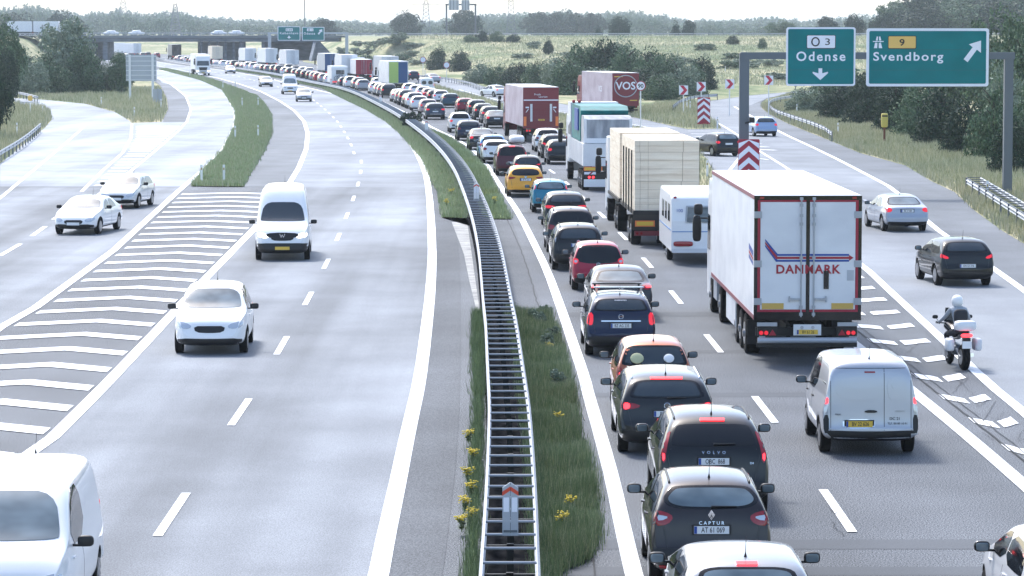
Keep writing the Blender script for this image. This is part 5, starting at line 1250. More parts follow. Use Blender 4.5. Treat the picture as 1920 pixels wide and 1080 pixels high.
for i, Y in enumerate([45.9, 137, 232, 323, 430, 530]):
    q = off(Y, 0); q.z = .70; o = empty('barrier_marker', q, heading(Y)); tag(o, ['large white double marker with red caps standing on the barrier near us', 'white marker on the barrier beside the dark green hatchback', 'white marker on the barrier near the navy hatchback', 'white marker on the barrier beside the crowded bend', 'small distant marker on the barrier before the red car', 'tiny marker on the barrier near the far lorries'][i], 'marker')
    for sd in (1, -1):
        s_ = sd * .003
        MB().prism([(s_, 0), (sd * .115, 0), (sd * .115, .70), (s_, .78)], -.02, .02).build('panel', M['sign_back'] if i == 0 else M['white'], o)
        MB().prism([(s_, .66), (sd * .1155, .585), (sd * .1155, .645), (s_, .72)], -.024, .023).build('red_band', mat('orange_red_band', (.65, .07, .03), .5), o)
        MB().box(min(sd * .02, sd * .10), max(sd * .02, sd * .10), -.024, -.02, .35, .56).build('reflector', M['sign_white'], o)
    MB().box(-.10, .10, -.026, -.02, .05, .085).build('dark_strip', M['galv_dk'], o)
# ---------------------------------------------------------------- signs
def SX(px, Y): return PY(px, Y)
def rrect(x0, x1, z0, z1, r, n=4):
    p = []
    for cx, cz, a0 in ((x1 - r, z1 - r, 0), (x0 + r, z1 - r, PI / 2), (x0 + r, z0 + r, PI), (x1 - r, z0 + r, 3 * PI / 2)):
        p += [(cx + r * math.cos(a0 + PI / 2 * k / n), cz + r * math.sin(a0 + PI / 2 * k / n)) for k in range(n + 1)]
    return p
def fit(s, x0, x1, z0, z1, y, m, parent, space=1.0, bold=.006):
    o = text(s, 1, m, parent, (0, 0, 0), space=space, bold=0, ext=.004)
    v = np.array([q.co[:] for q in o.data.vertices]); mn, mx_ = v.min(0), v.max(0)
    sx, sz = (x1 - x0) / (mx_[0] - mn[0]), (z1 - z0) / (mx_[1] - mn[1])
    for q in o.data.vertices: q.co.x = (q.co.x - mn[0]) * sx; q.co.y = (q.co.y - mn[1]) * sz
    if bold:                                            # thicken the strokes
        pass
    o.location = (x0, y, z0); return o
def panel(parent, Y, p0, p1, q0, q1, backs=True):
    x0, x1, z0, z1 = SX(p0, Y), SX(p1, Y), ZY(q1, Y), ZY(q0, Y)
    b = MB().prism(rrect(x0, x1, z0, z1, .12), Y - .05, Y + .03).build('sign_panel', M['sign_white'], parent)
    t = (x1 - x0) * .022 if x1 - x0 > 5 else .085
    MB().prism(rrect(x0 + t, x1 - t, z0 + t, z1 - t, .07), Y - .056, Y - .049).build('green_field', M['sign_green'], b)
    return b, Y - .06
def poly3(parent, pts, Y, m, name, th=.006):
    return MB().prism([(SX(a, Y), ZY(b, Y)) for a, b in pts], Y - th, Y).build(name, m, parent)
Yg = 154.5
gt = empty('sign_gantry', (0, 0, 0)); tag(gt, 'dark steel gantry carrying two large green direction signs on the right', 'sign gantry')
for px, w_ in ((1393, .46), (1886, .42)):
    x = SX(px, Yg + .3); MB().box(x - w_ / 2, x + w_ / 2, Yg + .1, Yg + .5, 0, ZY(99, Yg) - .02).build('leg', M['galv_dk'], gt)
MB().box(SX(1387, Yg), SX(1898, Yg), Yg + .05, Yg + .55, ZY(111, Yg), ZY(98, Yg)).build('beam', M['galv_dk'], gt)
b, y = panel(gt, Yg, 1471, 1600, 51, 161)
for z in (92, 131): MB().box(SX(1475, Yg), SX(1596, Yg), y - .0, y + .005, ZY(z, Yg) - .01, ZY(z, Yg) + .01).build('panel_joint', mat('joint', (.0, .12, .13), .5), b)
MB().prism(rrect(SX(1509, y), SX(1563, y), ZY(91, y), ZY(65.5, y), .06), y - .004, y + .003).build('number_field', M['ink'], b)
MB().prism(rrect(SX(1510, y), SX(1562, y), ZY(90, y), ZY(66.5, y), .05), y - .008, y - .003).build('number_field', M['sign_white'], b)
cx, cz = SX(1525.5, y), ZY(78.3, y); MB().tube([(cx + .175 * math.cos(a), y - .012, cz + .195 * math.sin(a)) for a in np.linspace(0, 2 * PI, 33)], .034, 6, False).build('ring_symbol', M['ink'], b)
fit('3', SX(1543.5, y), SX(1552.5, y), ZY(84.5, y), ZY(72, y), y - .012, M['ink'], b)
def bold_text(s, p0, p1, q0, q1, y, m, parent, sp=1.25, w=.5):
    x0, x1, z0, z1 = SX(p0, y), SX(p1, y), ZY(q1, y), ZY(q0, y)
    cu = bpy.data.curves.new('t', 'FONT'); cu.body = s; cu.size = 1; cu.extrude = .004; cu.offset = .018; cu.space_character = sp; cu.resolution_u = 4
    to = bpy.data.objects.new('t', cu); COL.objects.link(to); dg = bpy.context.evaluated_depsgraph_get(); me = bpy.data.meshes.new_from_object(to.evaluated_get(dg)); bpy.data.objects.remove(to)
    me.materials.clear(); me.materials.append(m); v = np.array([q.co[:] for q in me.vertices]); mn, mx_ = v.min(0), v.max(0)
    for q in me.vertices: q.co.x = (q.co.x - mn[0]) * (x1 - x0) / (mx_[0] - mn[0]); q.co.y = (q.co.y - mn[1]) * (z1 - z0) / (mx_[1] - mn[1]); q.co.z *= 1
    o = bpy.data.objects.new('lettering', me); COL.objects.link(o); o.parent = parent; o.location = (x0, y - .004, z0); o.rotation_euler = (PI / 2, 0, 0); return o
bold_text('Odense', 1490, 1581.5, 96.5, 114.5, y, M['sign_white'], b)
poly3(b, [(1535,150),(1520.5,137),(1521,134.5),(1531.5,137.5),(1531.5,128),(1538.5,128),(1538.5,137.5),(1549,134.5),(1549.5,137)], y, M['sign_white'], 'arrow')
b, y = panel(gt, Yg, 1620.5, 1848.5, 53, 162)
for z in (93, 131.5): MB().box(SX(1626, Yg), SX(1844, Yg), y - .0, y + .005, ZY(z, Yg) - .01, ZY(z, Yg) + .01).build('panel_joint', mat('joint', (.0, .12, .13), .5), b)
MB().prism(rrect(SX(1660.5, y), SX(1713.5, y), ZY(91.5, y), ZY(67, y), .07), y - .004, y + .003).build('number_field', M['ink'], b)
MB().prism(rrect(SX(1661.7, y), SX(1712.3, y), ZY(90.4, y), ZY(68.1, y), .05), y - .008, y - .003).build('number_field', M['sign_yellow'], b)
bold_text('9', 1682, 1691.5, 73, 86, y - .006, M['ink'], b)
bold_text('Svendborg', 1633.5, 1764, 97.5, 119, y, M['sign_white'], b, 1.22)
poly3(b, [(1834,76),(1834,99),(1826.5,93),(1809.5,116.5),(1802,111),(1818.5,88.5),(1811.5,83)], y, M['sign_white'], 'arrow')
mw = MB()
for pts in ([(1634.5,90.3),(1636.5,80.5),(1641,80.5),(1640.5,90.3)], [(1643.5,90.3),(1643.5,80.5),(1647.5,80.5),(1650,90.3)], [(1638,76),(1639.5,68.5),(1642,68.5),(1641.5,76)], [(1644,76),(1643.8,68.5),(1646.3,68.5),(1648,76)], [(1632.5,78.6),(1632.5,77),(1652.5,77),(1652.5,78.6),(1648,78.6),(1647,79.8),(1645,78.6),(1640,78.6),(1638,79.8),(1637,78.6)]):
    mw.prism([(SX(a, y), ZY(c_, y)) for a, c_ in pts], y - .006, y)
mw.build('motorway_symbol', M['sign_white'], b)
MB().box(SX(1403, Yg), SX(1412, Yg), Yg - .3, Yg + .1, 3.55, 3.8).tube([(SX(1393, Yg), Yg + .2, 3.5), (SX(1408, Yg), Yg - .1, 3.6)], .05, 6).build('camera_unit', M['black'], gt)
# far gantry with two small green signs
Yf = 725
gf = empty('sign_gantry', (0, 0, 0)); tag(gf, 'distant gantry with two small green signs in front of the overpass', 'sign gantry')
for px in (508, 652): x = SX(px, Yf); MB().box(x - .35, x + .35, Yf + .1, Yf + .6, 0, ZY(61, Yf)).build('leg', M['sign_back'], gf)
MB().box(SX(505, Yf), SX(655, Yf), Yf + .05, Yf + .6, ZY(64, Yf), ZY(60.5, Yf)).build('beam', M['sign_back'], gf)
for (p0, p1, q0, q1, t1, t2, ar) in ((523.5, 565.5, 49.5, 76, 'E20', 'København', 0), (569, 610.5, 50.5, 76, 'O 1', 'Odense', 1)):
    x0, x1, z0, z1 = SX(p0, Yf), SX(p1, Yf), ZY(q1, Yf), ZY(q0, Yf)
    b = MB().prism(rrect(x0, x1, z0, z1, .15), Yf - .1, Yf + .02).build('sign_panel', M['sign_white'], gf)
    MB().prism(rrect(x0 + .14, x1 - .14, z0 + .14, z1 - .14, .1), Yf - .13, Yf - .09).build('green_field', M['sign_green'], b); y = Yf - .14
    m_ = (p0 + p1) / 2
    if ar == 0:
        bold_text(t2, p0 + 4, p1 - 4, 60, 64.5, y, M['sign_white'], b); MB().prism(rrect(SX(m_ - 6, y), SX(m_ + 7, y), ZY(58.5, y), ZY(53, y), .1), y - .01, y).build('number_field', M['sign_white'], b); bold_text(t1, m_ - 4.5, m_ + 5.5, 53.8, 57.8, y - .02, M['sign_green'], b)
        poly3(b, [(m_, 72.5), (m_ - 4, 69.5), (m_ - 1.2, 69.5), (m_ - 1.2, 67), (m_ + 1.2, 67), (m_ + 1.2, 69.5), (m_ + 4, 69.5)], y, M['sign_white'], 'arrow')
    else:
        bold_text(t2, p0 + 3, p0 + 24, 60.5, 65, y, M['sign_white'], b); MB().prism(rrect(SX(p0 + 9, y), SX(p0 + 21, y), ZY(58.5, y), ZY(53, y), .1), y - .01, y).build('number_field', M['sign_white'], b); bold_text(t1, p0 + 11, p0 + 19, 53.8, 57.8, y - .02, M['ink'], b)
        poly3(b, [(p1 - 4, 54.5), (p1 - 4, 60.5), (p1 - 6, 59.5), (p1 - 10, 65), (p1 - 12.5, 63.5), (p1 - 8.5, 58), (p1 - 10.5, 56.5)], y, M['sign_white'], 'arrow')
# chevron gore boards
def gore(px, Y, x0, x1, q0, n, label, ht):
    x0, x1 = SX(x0, Y), SX(x1, Y); z1 = ZY(q0, Y); z0 = z1 - ht; xc = (x0 + x1) / 2; w_ = x1 - x0
    o = empty('gore_board', (xc, Y, 0)); tag(o, label, 'warning board')
    MB().prism(rrect(-w_ / 2, w_ / 2, z0, z1, .05), -.03, .02).build('board', M['sign_red'], o)
    mb = MB(); pitch = ht / n
    for k in range(n):
        zb_ = z0 + pitch * (k + .18); h = pitch * .48; ap = w_ * .42
        top = min(z1 - .02, zb_ + ap + h)
        mb.prism([(-w_ / 2 + .02, zb_), (0, min(z1 - .06, zb_ + ap)), (w_ / 2 - .02, zb_), (w_ / 2 - .02, min(z1 - .02, zb_ + h)), (0, top), (-w_ / 2 + .02, min(z1 - .02, zb_ + h))], -.036, -.029)
    mb.build('white_chevron', M['sign_white'], o)
    MB().tube([(0, .06, 0), (0, .06, z0 + .3)], .05, 8).build('post', M['galv_dk'], o)
gore(1402, 152.5, 1382.5, 1422.5, 261, 4, 'large red and white striped gore board in front of the gantry leg', 2.2)
gore(1317, 262, 1306, 1330, 182.5, 4, 'small distant red and white striped gore board on the grass nose', 2.2)
# single chevrons on the bend
for px, py, lb in ((1280,169,'leftmost small chevron sign on the bend'),(1313,162.5,'second small chevron sign from the left on the bend'),(1366,157.5,'third small chevron sign on the bend, left of the gantry leg'),(1439,150.5,'rightmost small chevron sign on the bend, right of the gantry leg')):
    Y = 300; x, z = SX(px, Y), ZY(py, Y); o = empty('chevron_sign', (x, Y, 0)); tag(o, lb, 'chevron sign', 'red chevron signs on the bend')
    MB().box(-.42, .42, -.02, .02, z - .44, z + .44).build('board', M['sign_white'], o)
    MB().prism([(-.34, z + .42), (.0, z + .42), (.36, z), (.0, z - .42), (-.34, z - .42), (.02, z)], -.028, -.019).build('red_chevron', mat('chevron_red', (.5, .02, .06), .5), o)
    MB().tube([(0, .05, 0), (0, .05, z)], .05, 6).build('post', M['white'], o)
# speed signs
def disc_sign(px, py, Y, r_, txt, label, base=0, ring=True):
    x, z = SX(px, Y), ZY(py, Y); o = empty('speed_sign', (x, Y, base)); tag(o, label, 'road sign'); z -= base
    d = MB().tube([(0, -.03, z), (0, .0, z)], r_, 28).build('sign_disc', M['sign_red'], o)
    MB().tube([(0, -.036, z), (0, -.029, z)], r_ * .84, 28).build('disc_face', M['sign_white'], d)
    if txt: t_ = text(txt, r_ * 1.15, M['ink'], d, (0, -.042, z - .02), bold=.008)
    MB().tube([(.0, .04, 0), (.0, .04, z + r_ * .8)], .045, 8).build('post', M['white'], o)
disc_sign(1200, 161, 232, .36, '90', 'round speed limit sign reading 90 beside the burgundy lorry')
disc_sign(794, 112, 520, .5, '', 'distant round sign above the dark bushes, left one', tz(SX(794, 520), 520))
disc_sign(838, 122, 490, .5, '', 'distant round sign beside the dark round bushes, right one', tz(SX(838, 490), 490))
# backs of boards on the left
Y = 366; o = empty('information_board', (0, 0, 0)); tag(o, 'large board seen from behind on two white posts, left roadside', 'sign board')
x0, x1, z0, z1 = SX(240, Y), SX(297, Y), ZY(152, Y), ZY(102.5, Y)
MB().box(x0, x1, Y + .05, Y + .10, z0, z1).build('board', M['sign_back'], o)
for k in range(6): zz = z0 + (z1 - z0) * (k + .25) / 5.6; MB().box(x0, x1, Y + .0, Y + .045, zz - .035, zz + .035).build('stiffener', M['white_matt'], o)
for px in (247.5, 290): x = SX(px, Y); MB().box(x - .13, x + .13, Y - .14, Y - .005, 0, z1 - .02).build('post', M['white_matt'], o)
Y = 345; o = empty('small_sign', (0, 0, 0)); tag(o, 'small blue grey sign seen from behind below the large board', 'sign')
MB().box(SX(290, Y), SX(307, Y), Y, Y + .04, ZY(195, Y), ZY(167, Y)).build('board', M['sign_back'], o); x = SX(299, Y); MB().box(x - .05, x + .05, Y - .1, Y - .005, 0, ZY(165, Y)).build('post', M['galv'], o)
q = hit(1658, 274); o = empty('emergency_phone', q); tag(o, 'yellow roadside box on a brown post in the dry grass', 'roadside box')
MB().rbox((0, 0, 1.75), (.24, .16, .50), .35).build('box', mat('faded_yellow', (.62, .5, .12), .5), o, smooth=True); MB().box(-.07, .07, -.07, .07, 0, 1.4).build('post', mat('rusty_post', (.16, .06, .035), .8), o); MB().box(-.2, .2, -.165, -.155, 2.0, 2.1).build('label_plate', M['ink'], o)
q = hit(57, 215); o = empty('marker_lamp_post', q); tag(o, 'pale yellow capped post in the left grass wedge', 'roadside post'); MB().tube([(0, 0, 0), (0, 0, 1.5)], .05, 8).build('post', M['white'], o); MB().rbox((0, 0, 1.55), (.22, .12, .25), .5).build('cap', M['sign_yellow'], o, smooth=True)
x = SX(1489, 330); o = MB().tube([(x, 330, 0), (x, 330, 2.6)], .05, 8).box(x - .14, x + .14, 329.9, 330.0, 2.2, 2.6).build('marker_pole', M['galv_dk'], None); tag(o, 'thin grey pole behind the loop guard rail', 'pole')

# ---------------------------------------------------------------- overpass and crossing road
mk2 = [Vector((-1200, 850, 0)), Vector((1200, 850, 0)), Vector((1200, 867, 0)), Vector((-1200, 867, 0))]
struct('crossing_road', mk2, 6.42, M['asph_l2'])
br = empty('overpass', (0, 0, 0)); tag(br, 'long flat concrete overpass crossing above the motorway', 'bridge')
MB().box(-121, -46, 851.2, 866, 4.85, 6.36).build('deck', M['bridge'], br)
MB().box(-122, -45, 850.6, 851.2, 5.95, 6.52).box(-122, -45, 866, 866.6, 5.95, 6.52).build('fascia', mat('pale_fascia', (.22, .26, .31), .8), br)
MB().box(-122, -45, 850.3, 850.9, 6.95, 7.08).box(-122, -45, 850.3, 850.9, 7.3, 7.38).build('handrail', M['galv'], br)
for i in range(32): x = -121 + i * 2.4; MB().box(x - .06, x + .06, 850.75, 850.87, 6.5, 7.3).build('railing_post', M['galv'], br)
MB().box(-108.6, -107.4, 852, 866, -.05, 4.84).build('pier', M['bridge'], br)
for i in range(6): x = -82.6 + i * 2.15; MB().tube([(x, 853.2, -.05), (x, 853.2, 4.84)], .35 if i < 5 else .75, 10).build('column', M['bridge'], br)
MB().box(-84, -71.2, 858, 858.4, -.05, 4.8).build('column_shade_wall', M['bridge'], br)  # added wall, stands in for the deck shadow behind the columns
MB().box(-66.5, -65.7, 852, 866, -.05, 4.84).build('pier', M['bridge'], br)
MB().box(-65.6, -53.3, 864, 865, -.05, 4.8).build('deck_shade_wall', M['bridge'], br); MB().box(-118.5, -108.7, 864, 865, -.05, 4.8).build('deck_shade_wall', M['bridge'], br)  # added dark walls, stand in for the shade in the openings
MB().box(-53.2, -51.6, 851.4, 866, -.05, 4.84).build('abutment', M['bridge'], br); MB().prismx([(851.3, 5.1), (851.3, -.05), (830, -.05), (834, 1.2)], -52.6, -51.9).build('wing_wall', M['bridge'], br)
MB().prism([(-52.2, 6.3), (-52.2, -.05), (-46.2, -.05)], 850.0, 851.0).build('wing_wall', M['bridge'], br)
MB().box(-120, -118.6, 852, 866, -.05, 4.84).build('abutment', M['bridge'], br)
for x0, x1, lb in ((-600, -123, 'guard rail of the crossing road left of the overpass'), (-44, 700, 'long guard rail of the crossing road right of the overpass')):
    g_ = empty('guard_rail'); tag(g_, lb, 'guard rail'); rail_mesh([Vector((x, 849.6, 6.42)) for x in np.linspace(x0, x1, 60)], .42, 1, M['galv'], 'rail', g_)
    MB().box(x0, x1, 849.5, 849.62, 6.55, 6.66).build('lower_rail', M['white_matt'], g_)
    for x in np.arange(max(x0, -200), min(x1, 190), 4): MB().box(x - .06, x + .06, 849.45, 849.55, 6.2, 7.1).build('post', M['galv_dk'], g_)
# far gantry on the crossing road
Y = 905; o = empty('sign_gantry'); tag(o, 'distant gantry with sign backs standing on the crossing road', 'sign gantry')
for px in (838, 892): x = SX(px, Y); MB().box(x - .25, x + .25, Y, Y + .4, 4, ZY(8, Y)).build('leg', M['galv_dk'], o)
MB().box(SX(836, Y), SX(894, Y), Y, Y + .4, ZY(10, Y), ZY(7, Y)).build('beam', M['galv_dk'], o)
for a, b_ in ((842, 861), (866, 881)): 
    MB().box(SX(a, Y), SX(b_, Y), Y - .1, Y - .02, ZY(19, Y), ZY(0, Y)).build('sign_back', M['sign_back'], o)
    for k in range(3): x = SX(a + (b_ - a) * (k + .5) / 3, Y); MB().box(x - .08, x + .08, Y - .2, Y - .11, ZY(19, Y), ZY(0, Y)).build('stiffener', M['galv_dk'], o)
def pylon(px, Y, topz, label, w0=3.5, mast=False):
    o = empty('pylon', (SX(px, Y), Y, 4.5)); tag(o, label, 'pylon'); b = MB(); h = topz - 4.5; n = 12
    if mast:
        b.tube([(0, 0, 0), (0, 0, h)], .18, 6).tube([(0, 0, h * .75), (9, 0, h * .3)], .04, 4).tube([(0, 0, h * .75), (-9, 0, h * .3)], .04, 4)
    else:
        for sx, sy in ((-1, -1), (1, -1), (1, 1), (-1, 1)): b.tube([(sx * w0, sy * w0, 0), (sx * w0 * .25, sy * w0 * .25, h)], .14, 4)
        for k in range(n):
            z0, z1 = h * k / n, h * (k + 1) / n; a0, a1 = w0 * (1 - .75 * k / n), w0 * (1 - .75 * (k + 1) / n)
            for s_ in (-1, 1): b.tube([(-a0, s_ * a0, z0), (a1, s_ * a1, z1)], .08, 4).tube([(a0, s_ * a0, z0), (-a1, s_ * a1, z1)], .08, 4)
        for z in (h * .72, h * .86): b.tube([(-7, 0, z), (7, 0, z)], .12, 4)
    b.build('lattice' if not mast else 'mast', M['galv_dk'], o)
pylon(800, 1500, 26, 'thin lattice pylon left of the distant gantry', 2.2); pylon(958, 1500, 28, 'lattice pylon right of the distant gantry', 2.2); pylon(574, 1100, 24, 'slim guyed mast above the small green signs', mast=True)
pylon(333, 1700, 22, 'faint lattice pylon above the overpass', 3); pylon(236, 2400, 32, 'faint hazy pylon top over the left woods', 5)
for px, lb in ((215, 'white car behind the overpass rail, leftmost above the left pier'), (262, 'white car behind the overpass rail, second from the left'), (415, 'white car behind the overpass rail above the columns'), (448, 'white car behind the overpass rail, rightmost')):
    x = SX(px, 858); o = MB().rbox((0, 0, 0), (.9, 2.2, .38), .5).rbox((0, 0, .45), (.7, 1.2, .32), .5).build('car', M['white'], None, smooth=True); o.location = (x, 856, 7.1); o.rotation_euler = (0, 0, PI / 2)
    tag(o, lb, 'car', 'cars driving over the overpass')

# ---------------------------------------------------------------- trees
def crown_mesh(seed, n, leaf_, shape='round', clumps=60):
    r = np.random.default_rng(seed); cs = []
    while len(cs) < clumps:
        p = r.uniform(-1, 1, 3); d = np.linalg.norm(p)
        if d > 1 or d < .25: continue
        z = (p[2] + 1) / 2
        if shape == 'cone' and abs(p[0]) ** 2 + p[1] ** 2 > (1.05 - z) ** 2: continue
        if shape == 'round' and r.random() > d: continue
        if shape == 'bush': p[2] = abs(p[2]) * 2 - 1; 
        cs.append(p * .80)
    cs = np.array(cs); cr = r.uniform(.16, .34, len(cs))
    k = r.integers(0, len(cs), n); dr = r.normal(size=(n, 3)); dr /= np.linalg.norm(dr, axis=1)[:, None]
    rad = cr[k] * r.uniform(.55, 1.05, n) ** .6
    c = cs[k] + dr * rad[:, None]
    a = r.normal(size=(n, 3)) + dr * .8; a /= np.linalg.norm(a, axis=1)[:, None]
    u = np.cross(a, r.normal(size=(n, 3))); u /= np.linalg.norm(u, axis=1)[:, None]; v = np.cross(a, u)
    s_ = leaf_ * r.uniform(.6, 1.3, n)[:, None]
    q = np.stack([c - u * s_, c - v * s_ * .6, c + u * s_, c + v * s_ * .6], 1).reshape(-1, 3)
    me = bpy.data.meshes.new('crown'); me.vertices.add(4 * n); me.vertices.foreach_set('co', q.ravel()); me.loops.add(4 * n); me.loops.foreach_set('vertex_index', np.arange(4 * n)); me.polygons.add(n)
    me.polygons.foreach_set('loop_start', np.arange(n) * 4); me.update(calc_edges=True); me.validate(); return me
def trunk_mesh(seed):
    r = random.Random(seed); b = MB(); b.tube([(0, 0, -1), (.03, 0, -.3), (-.02, .02, .3), (0, 0, .7)], [.075, .06, .04, .012], 8)
    for i in range(7):
        a = r.uniform(0, 6.28); z = r.uniform(-.5, .4); l = r.uniform(.4, .7); b.tube([(0, 0, z), (math.cos(a) * l * .5, math.sin(a) * l * .5, z + l * .35), (math.cos(a) * l, math.sin(a) * l, z + l * .55)], [.035, .022, .008], 5)
    return b.build('t', M['bark']).data
CM = {('bush', i): crown_mesh(10 + i, 9000, .040, 'bush', 90) for i in range(3)}
CM.update({('round', i): crown_mesh(20 + i, 9000, .042, 'round', 70) for i in range(3)})
CM.update({('cone', 0): crown_mesh(31, 5000, .05, 'cone', 60), ('small', 0): crown_mesh(41, 2200, .085, 'bush', 30), ('small', 1): crown_mesh(42, 2200, .085, 'round', 30)})
TM = [trunk_mesh(i) for i in range(2)]
for o in [o for o in bpy.data.objects if o.name.startswith('t') and o.type == 'MESH' and o.data in TM]: bpy.data.objects.remove(o)
for m_ in CM.values(): m_.materials.append(M['leaf_md'])
RT = random.Random(11); NT = [0]
def tree(kind, base, top_z, rad, mt, label, name=None, sq=1.0, group=None):
    NT[0] += 1; ks = [k for k in CM if k[0] == kind]; me = CM[ks[RT.randrange(len(ks))]]
    h = top_z - base.z; low = .0 if kind in ('bush', 'small') else .10
    o = empty(name or ('shrub' if kind in ('bush', 'small') else 'tree'), base, RT.uniform(0, 6.28)); tag(o, label, 'shrub' if kind in ('bush', 'small') else 'tree', group)
    c = bpy.data.objects.new('crown', me); COL.objects.link(c); c.parent = o; c.location = (0, 0, base.z * 0 + h * (low + 1) / 2 - (.12 * h if kind == 'bush' else 0) ); c.scale = (rad, rad * sq, h * (1 - low) / 2 * (1.30 if kind != 'bush' else 1.25))
    c.material_slots[0].link = 'OBJECT'; c.material_slots[0].material = M[mt]
    t = bpy.data.objects.new('trunk', TM[NT[0] % 2]); COL.objects.link(t); t.parent = o; t.location = (0, 0, h * .5); t.scale = (rad * .6, rad * .6, h * .5); return o
def T(px, py, top, wpx, kind, mt, label, **k):
    q = hit(px, py); s_ = F / q.y; return tree(kind, q, ZY(top, q.y), wpx / 2 / s_ * 1.12, mt, label, **k)
def group_is_hill(k): return k.get('group') == GH
def TY(px, Y, top, wpx, kind, mt, label, **k):
    x = SX(px, Y); q = Vector((x, Y, tz(x, Y))); return tree(kind, q, ZY(top - (14 if group_is_hill(k) else 0), Y), wpx / 2 / F * Y * (1.5 if group_is_hill(k) else 1.12), mt, label, **k)
GL, GM, GR, GB, GH = 'trees left of the motorway', 'bushes below the field', 'dense bushes right of the exit road', 'trees beyond the crossing road', 'trees on the right hill'
for px, py, top, w_, kd, mt, lb in [
    (-12,262,128,70,'round','leaf_dk','dark tree cut by the left picture edge, nearest of the left trees'),(8,205,100,60,'round','leaf_dk','dark tree behind the nearest left edge tree'),
    (8,192,50,80,'round','leaf_md','tall green tree at the far left edge'),(48,180,88,90,'bush','leaf_lt','rounded bush left of the tall tree clump'),(92,178,84,90,'bush','leaf_md','broad bush in the middle of the left trees'),
    (128,176,45,110,'round','leaf_lt','tallest tree of the left clump with a pointed top'),(158,177,68,80,'bush','leaf_md','full bush right of the tallest left tree'),(180,176,92,80,'bush','leaf_lt','green bush sloping down towards the sign board'),
    (208,176,112,60,'bush','leaf_lt','pale bush left of the sign board'),(228,177,104,52,'round','leaf_md','small tree right beside the sign board'),(70,175,120,100,'bush','leaf_lt','pale low bush in front of the left clump'),(130,177,128,100,'bush','leaf_md','low green bush in front of the tallest left tree'),
    (30,178,105,60,'bush','leaf_dk','dark bush filling the gap near the left edge'),(225,118,96,40,'bush','leaf_md','far bush below the overpass end')]: T(px, py, top, w_, kd, mt, lb, group=GL)
for px, py, top, w_, kd, mt, lb in [
    (821,131,82,44,'bush','leaf_dk','dark round bush, left of a pair in the field'),(863,134,90,48,'bush','leaf_dk','dark round bush, right of a pair in the field'),
    (884,80,62,34,'bush','leaf_md','small bush on the field top, left'),(903,79,53,30,'bush','leaf_dk','dark bush on the field top beside the small one'),(930,79,56,36,'bush','leaf_md','bush on the field top, middle'),(962,80,62,30,'bush','leaf_dk','dark bush on the field top, right'),
    (898,157,112,66,'bush','leaf_lt','pale bush at the left end of the long bush belt'),(936,160,117,60,'bush','leaf_md','second bush of the long belt'),(972,163,110,70,'bush','leaf_dk','dark bush in the long belt, behind the burgundy lorry'),(1008,165,108,70,'bush','leaf_md','green bush above the burgundy lorry'),
    (1028,103,72,28,'cone','leaf_dk','small pointed tree in the middle of the field'),(1048,166,96,80,'bush','leaf_lt','pale bush right of the burgundy lorry'),(1090,172,70,90,'bush','leaf_md','tall bush in the belt centre, left'),(1135,172,62,92,'bush','leaf_dk','tallest dark bush of the belt'),
    (1175,176,72,90,'bush','leaf_md','tall bush in the belt centre, right'),(1120,178,118,110,'bush','leaf_lt','pale front bush left of the ring lettered lorry'),(1225,180,92,96,'bush','leaf_md','bush right of the ring lettered lorry'),(1270,180,98,90,'bush','leaf_lt','pale bush left of the chevron signs'),
    (1200,184,120,110,'bush','leaf_dk','dark front bush behind the round 90 sign'),(1316,168,96,60,'bush','leaf_dk','dark bush above the chevron signs'),(1240,188,135,90,'bush','leaf_md','low front bush near the first chevron sign'),
    (1374,84,64,28,'bush','leaf_dk','isolated round dark bush in the pale field'),(1429,92,68,20,'bush','leaf_md','slim bush between the round bush and the green sign'),(1366,130,112,42,'small','leaf_md','low bush in the grass above the third chevron sign'),(1372,112,98,46,'small','leaf_md','low scrub below the isolated round bush')]: T(px, py, top, w_, kd, mt, lb, group=GM)
for px, py, top, w_, kd, mt, lb in [
    (1508,214,158,84,'bush','leaf_lt','pale bush beginning the dense right thicket'),(1545,206,142,90,'bush','leaf_md','green bush behind the first of the right thicket'),(1573,228,146,96,'bush','leaf_dk','dark bush above the loop guard rail end'),(1625,238,132,105,'bush','leaf_dk','dark bush left of the yellow roadside box'),
    (1680,250,140,100,'bush','leaf_dk','very dark bush right of the yellow roadside box'),(1720,262,150,110,'bush','leaf_md','green front bush under the large sign'),(1765,278,150,110,'bush','leaf_dk','dark bush under the right end of the large sign'),(1815,292,175,110,'bush','leaf_dk','dark front bush left of the right gantry leg'),
    (1862,305,140,110,'bush','leaf_md','green bush directly behind the right gantry leg'),(1905,330,200,110,'bush','leaf_dk','dark front bush at the right picture edge'),(1950,300,120,120,'bush','leaf_md','bush cut by the right picture edge'),
    (1590,200,108,120,'bush','leaf_md','high bush showing between the two green signs'),(1660,205,100,130,'bush','leaf_dk','high dark bush behind the large sign, left'),(1740,210,90,130,'bush','leaf_md','high bush behind the large sign, centre'),(1815,215,75,130,'round','leaf_md','tree rising behind the right end of the large sign'),
    (1868,225,38,130,'round','leaf_md','tall leafy tree right of the large sign'),(1918,235,42,120,'round','leaf_md','tall leafy tree at the upper right edge'),(1885,260,100,120,'bush','leaf_lt','paler bush below the tall right trees')]: T(px, py, top, w_, kd, mt, lb, group=GR)
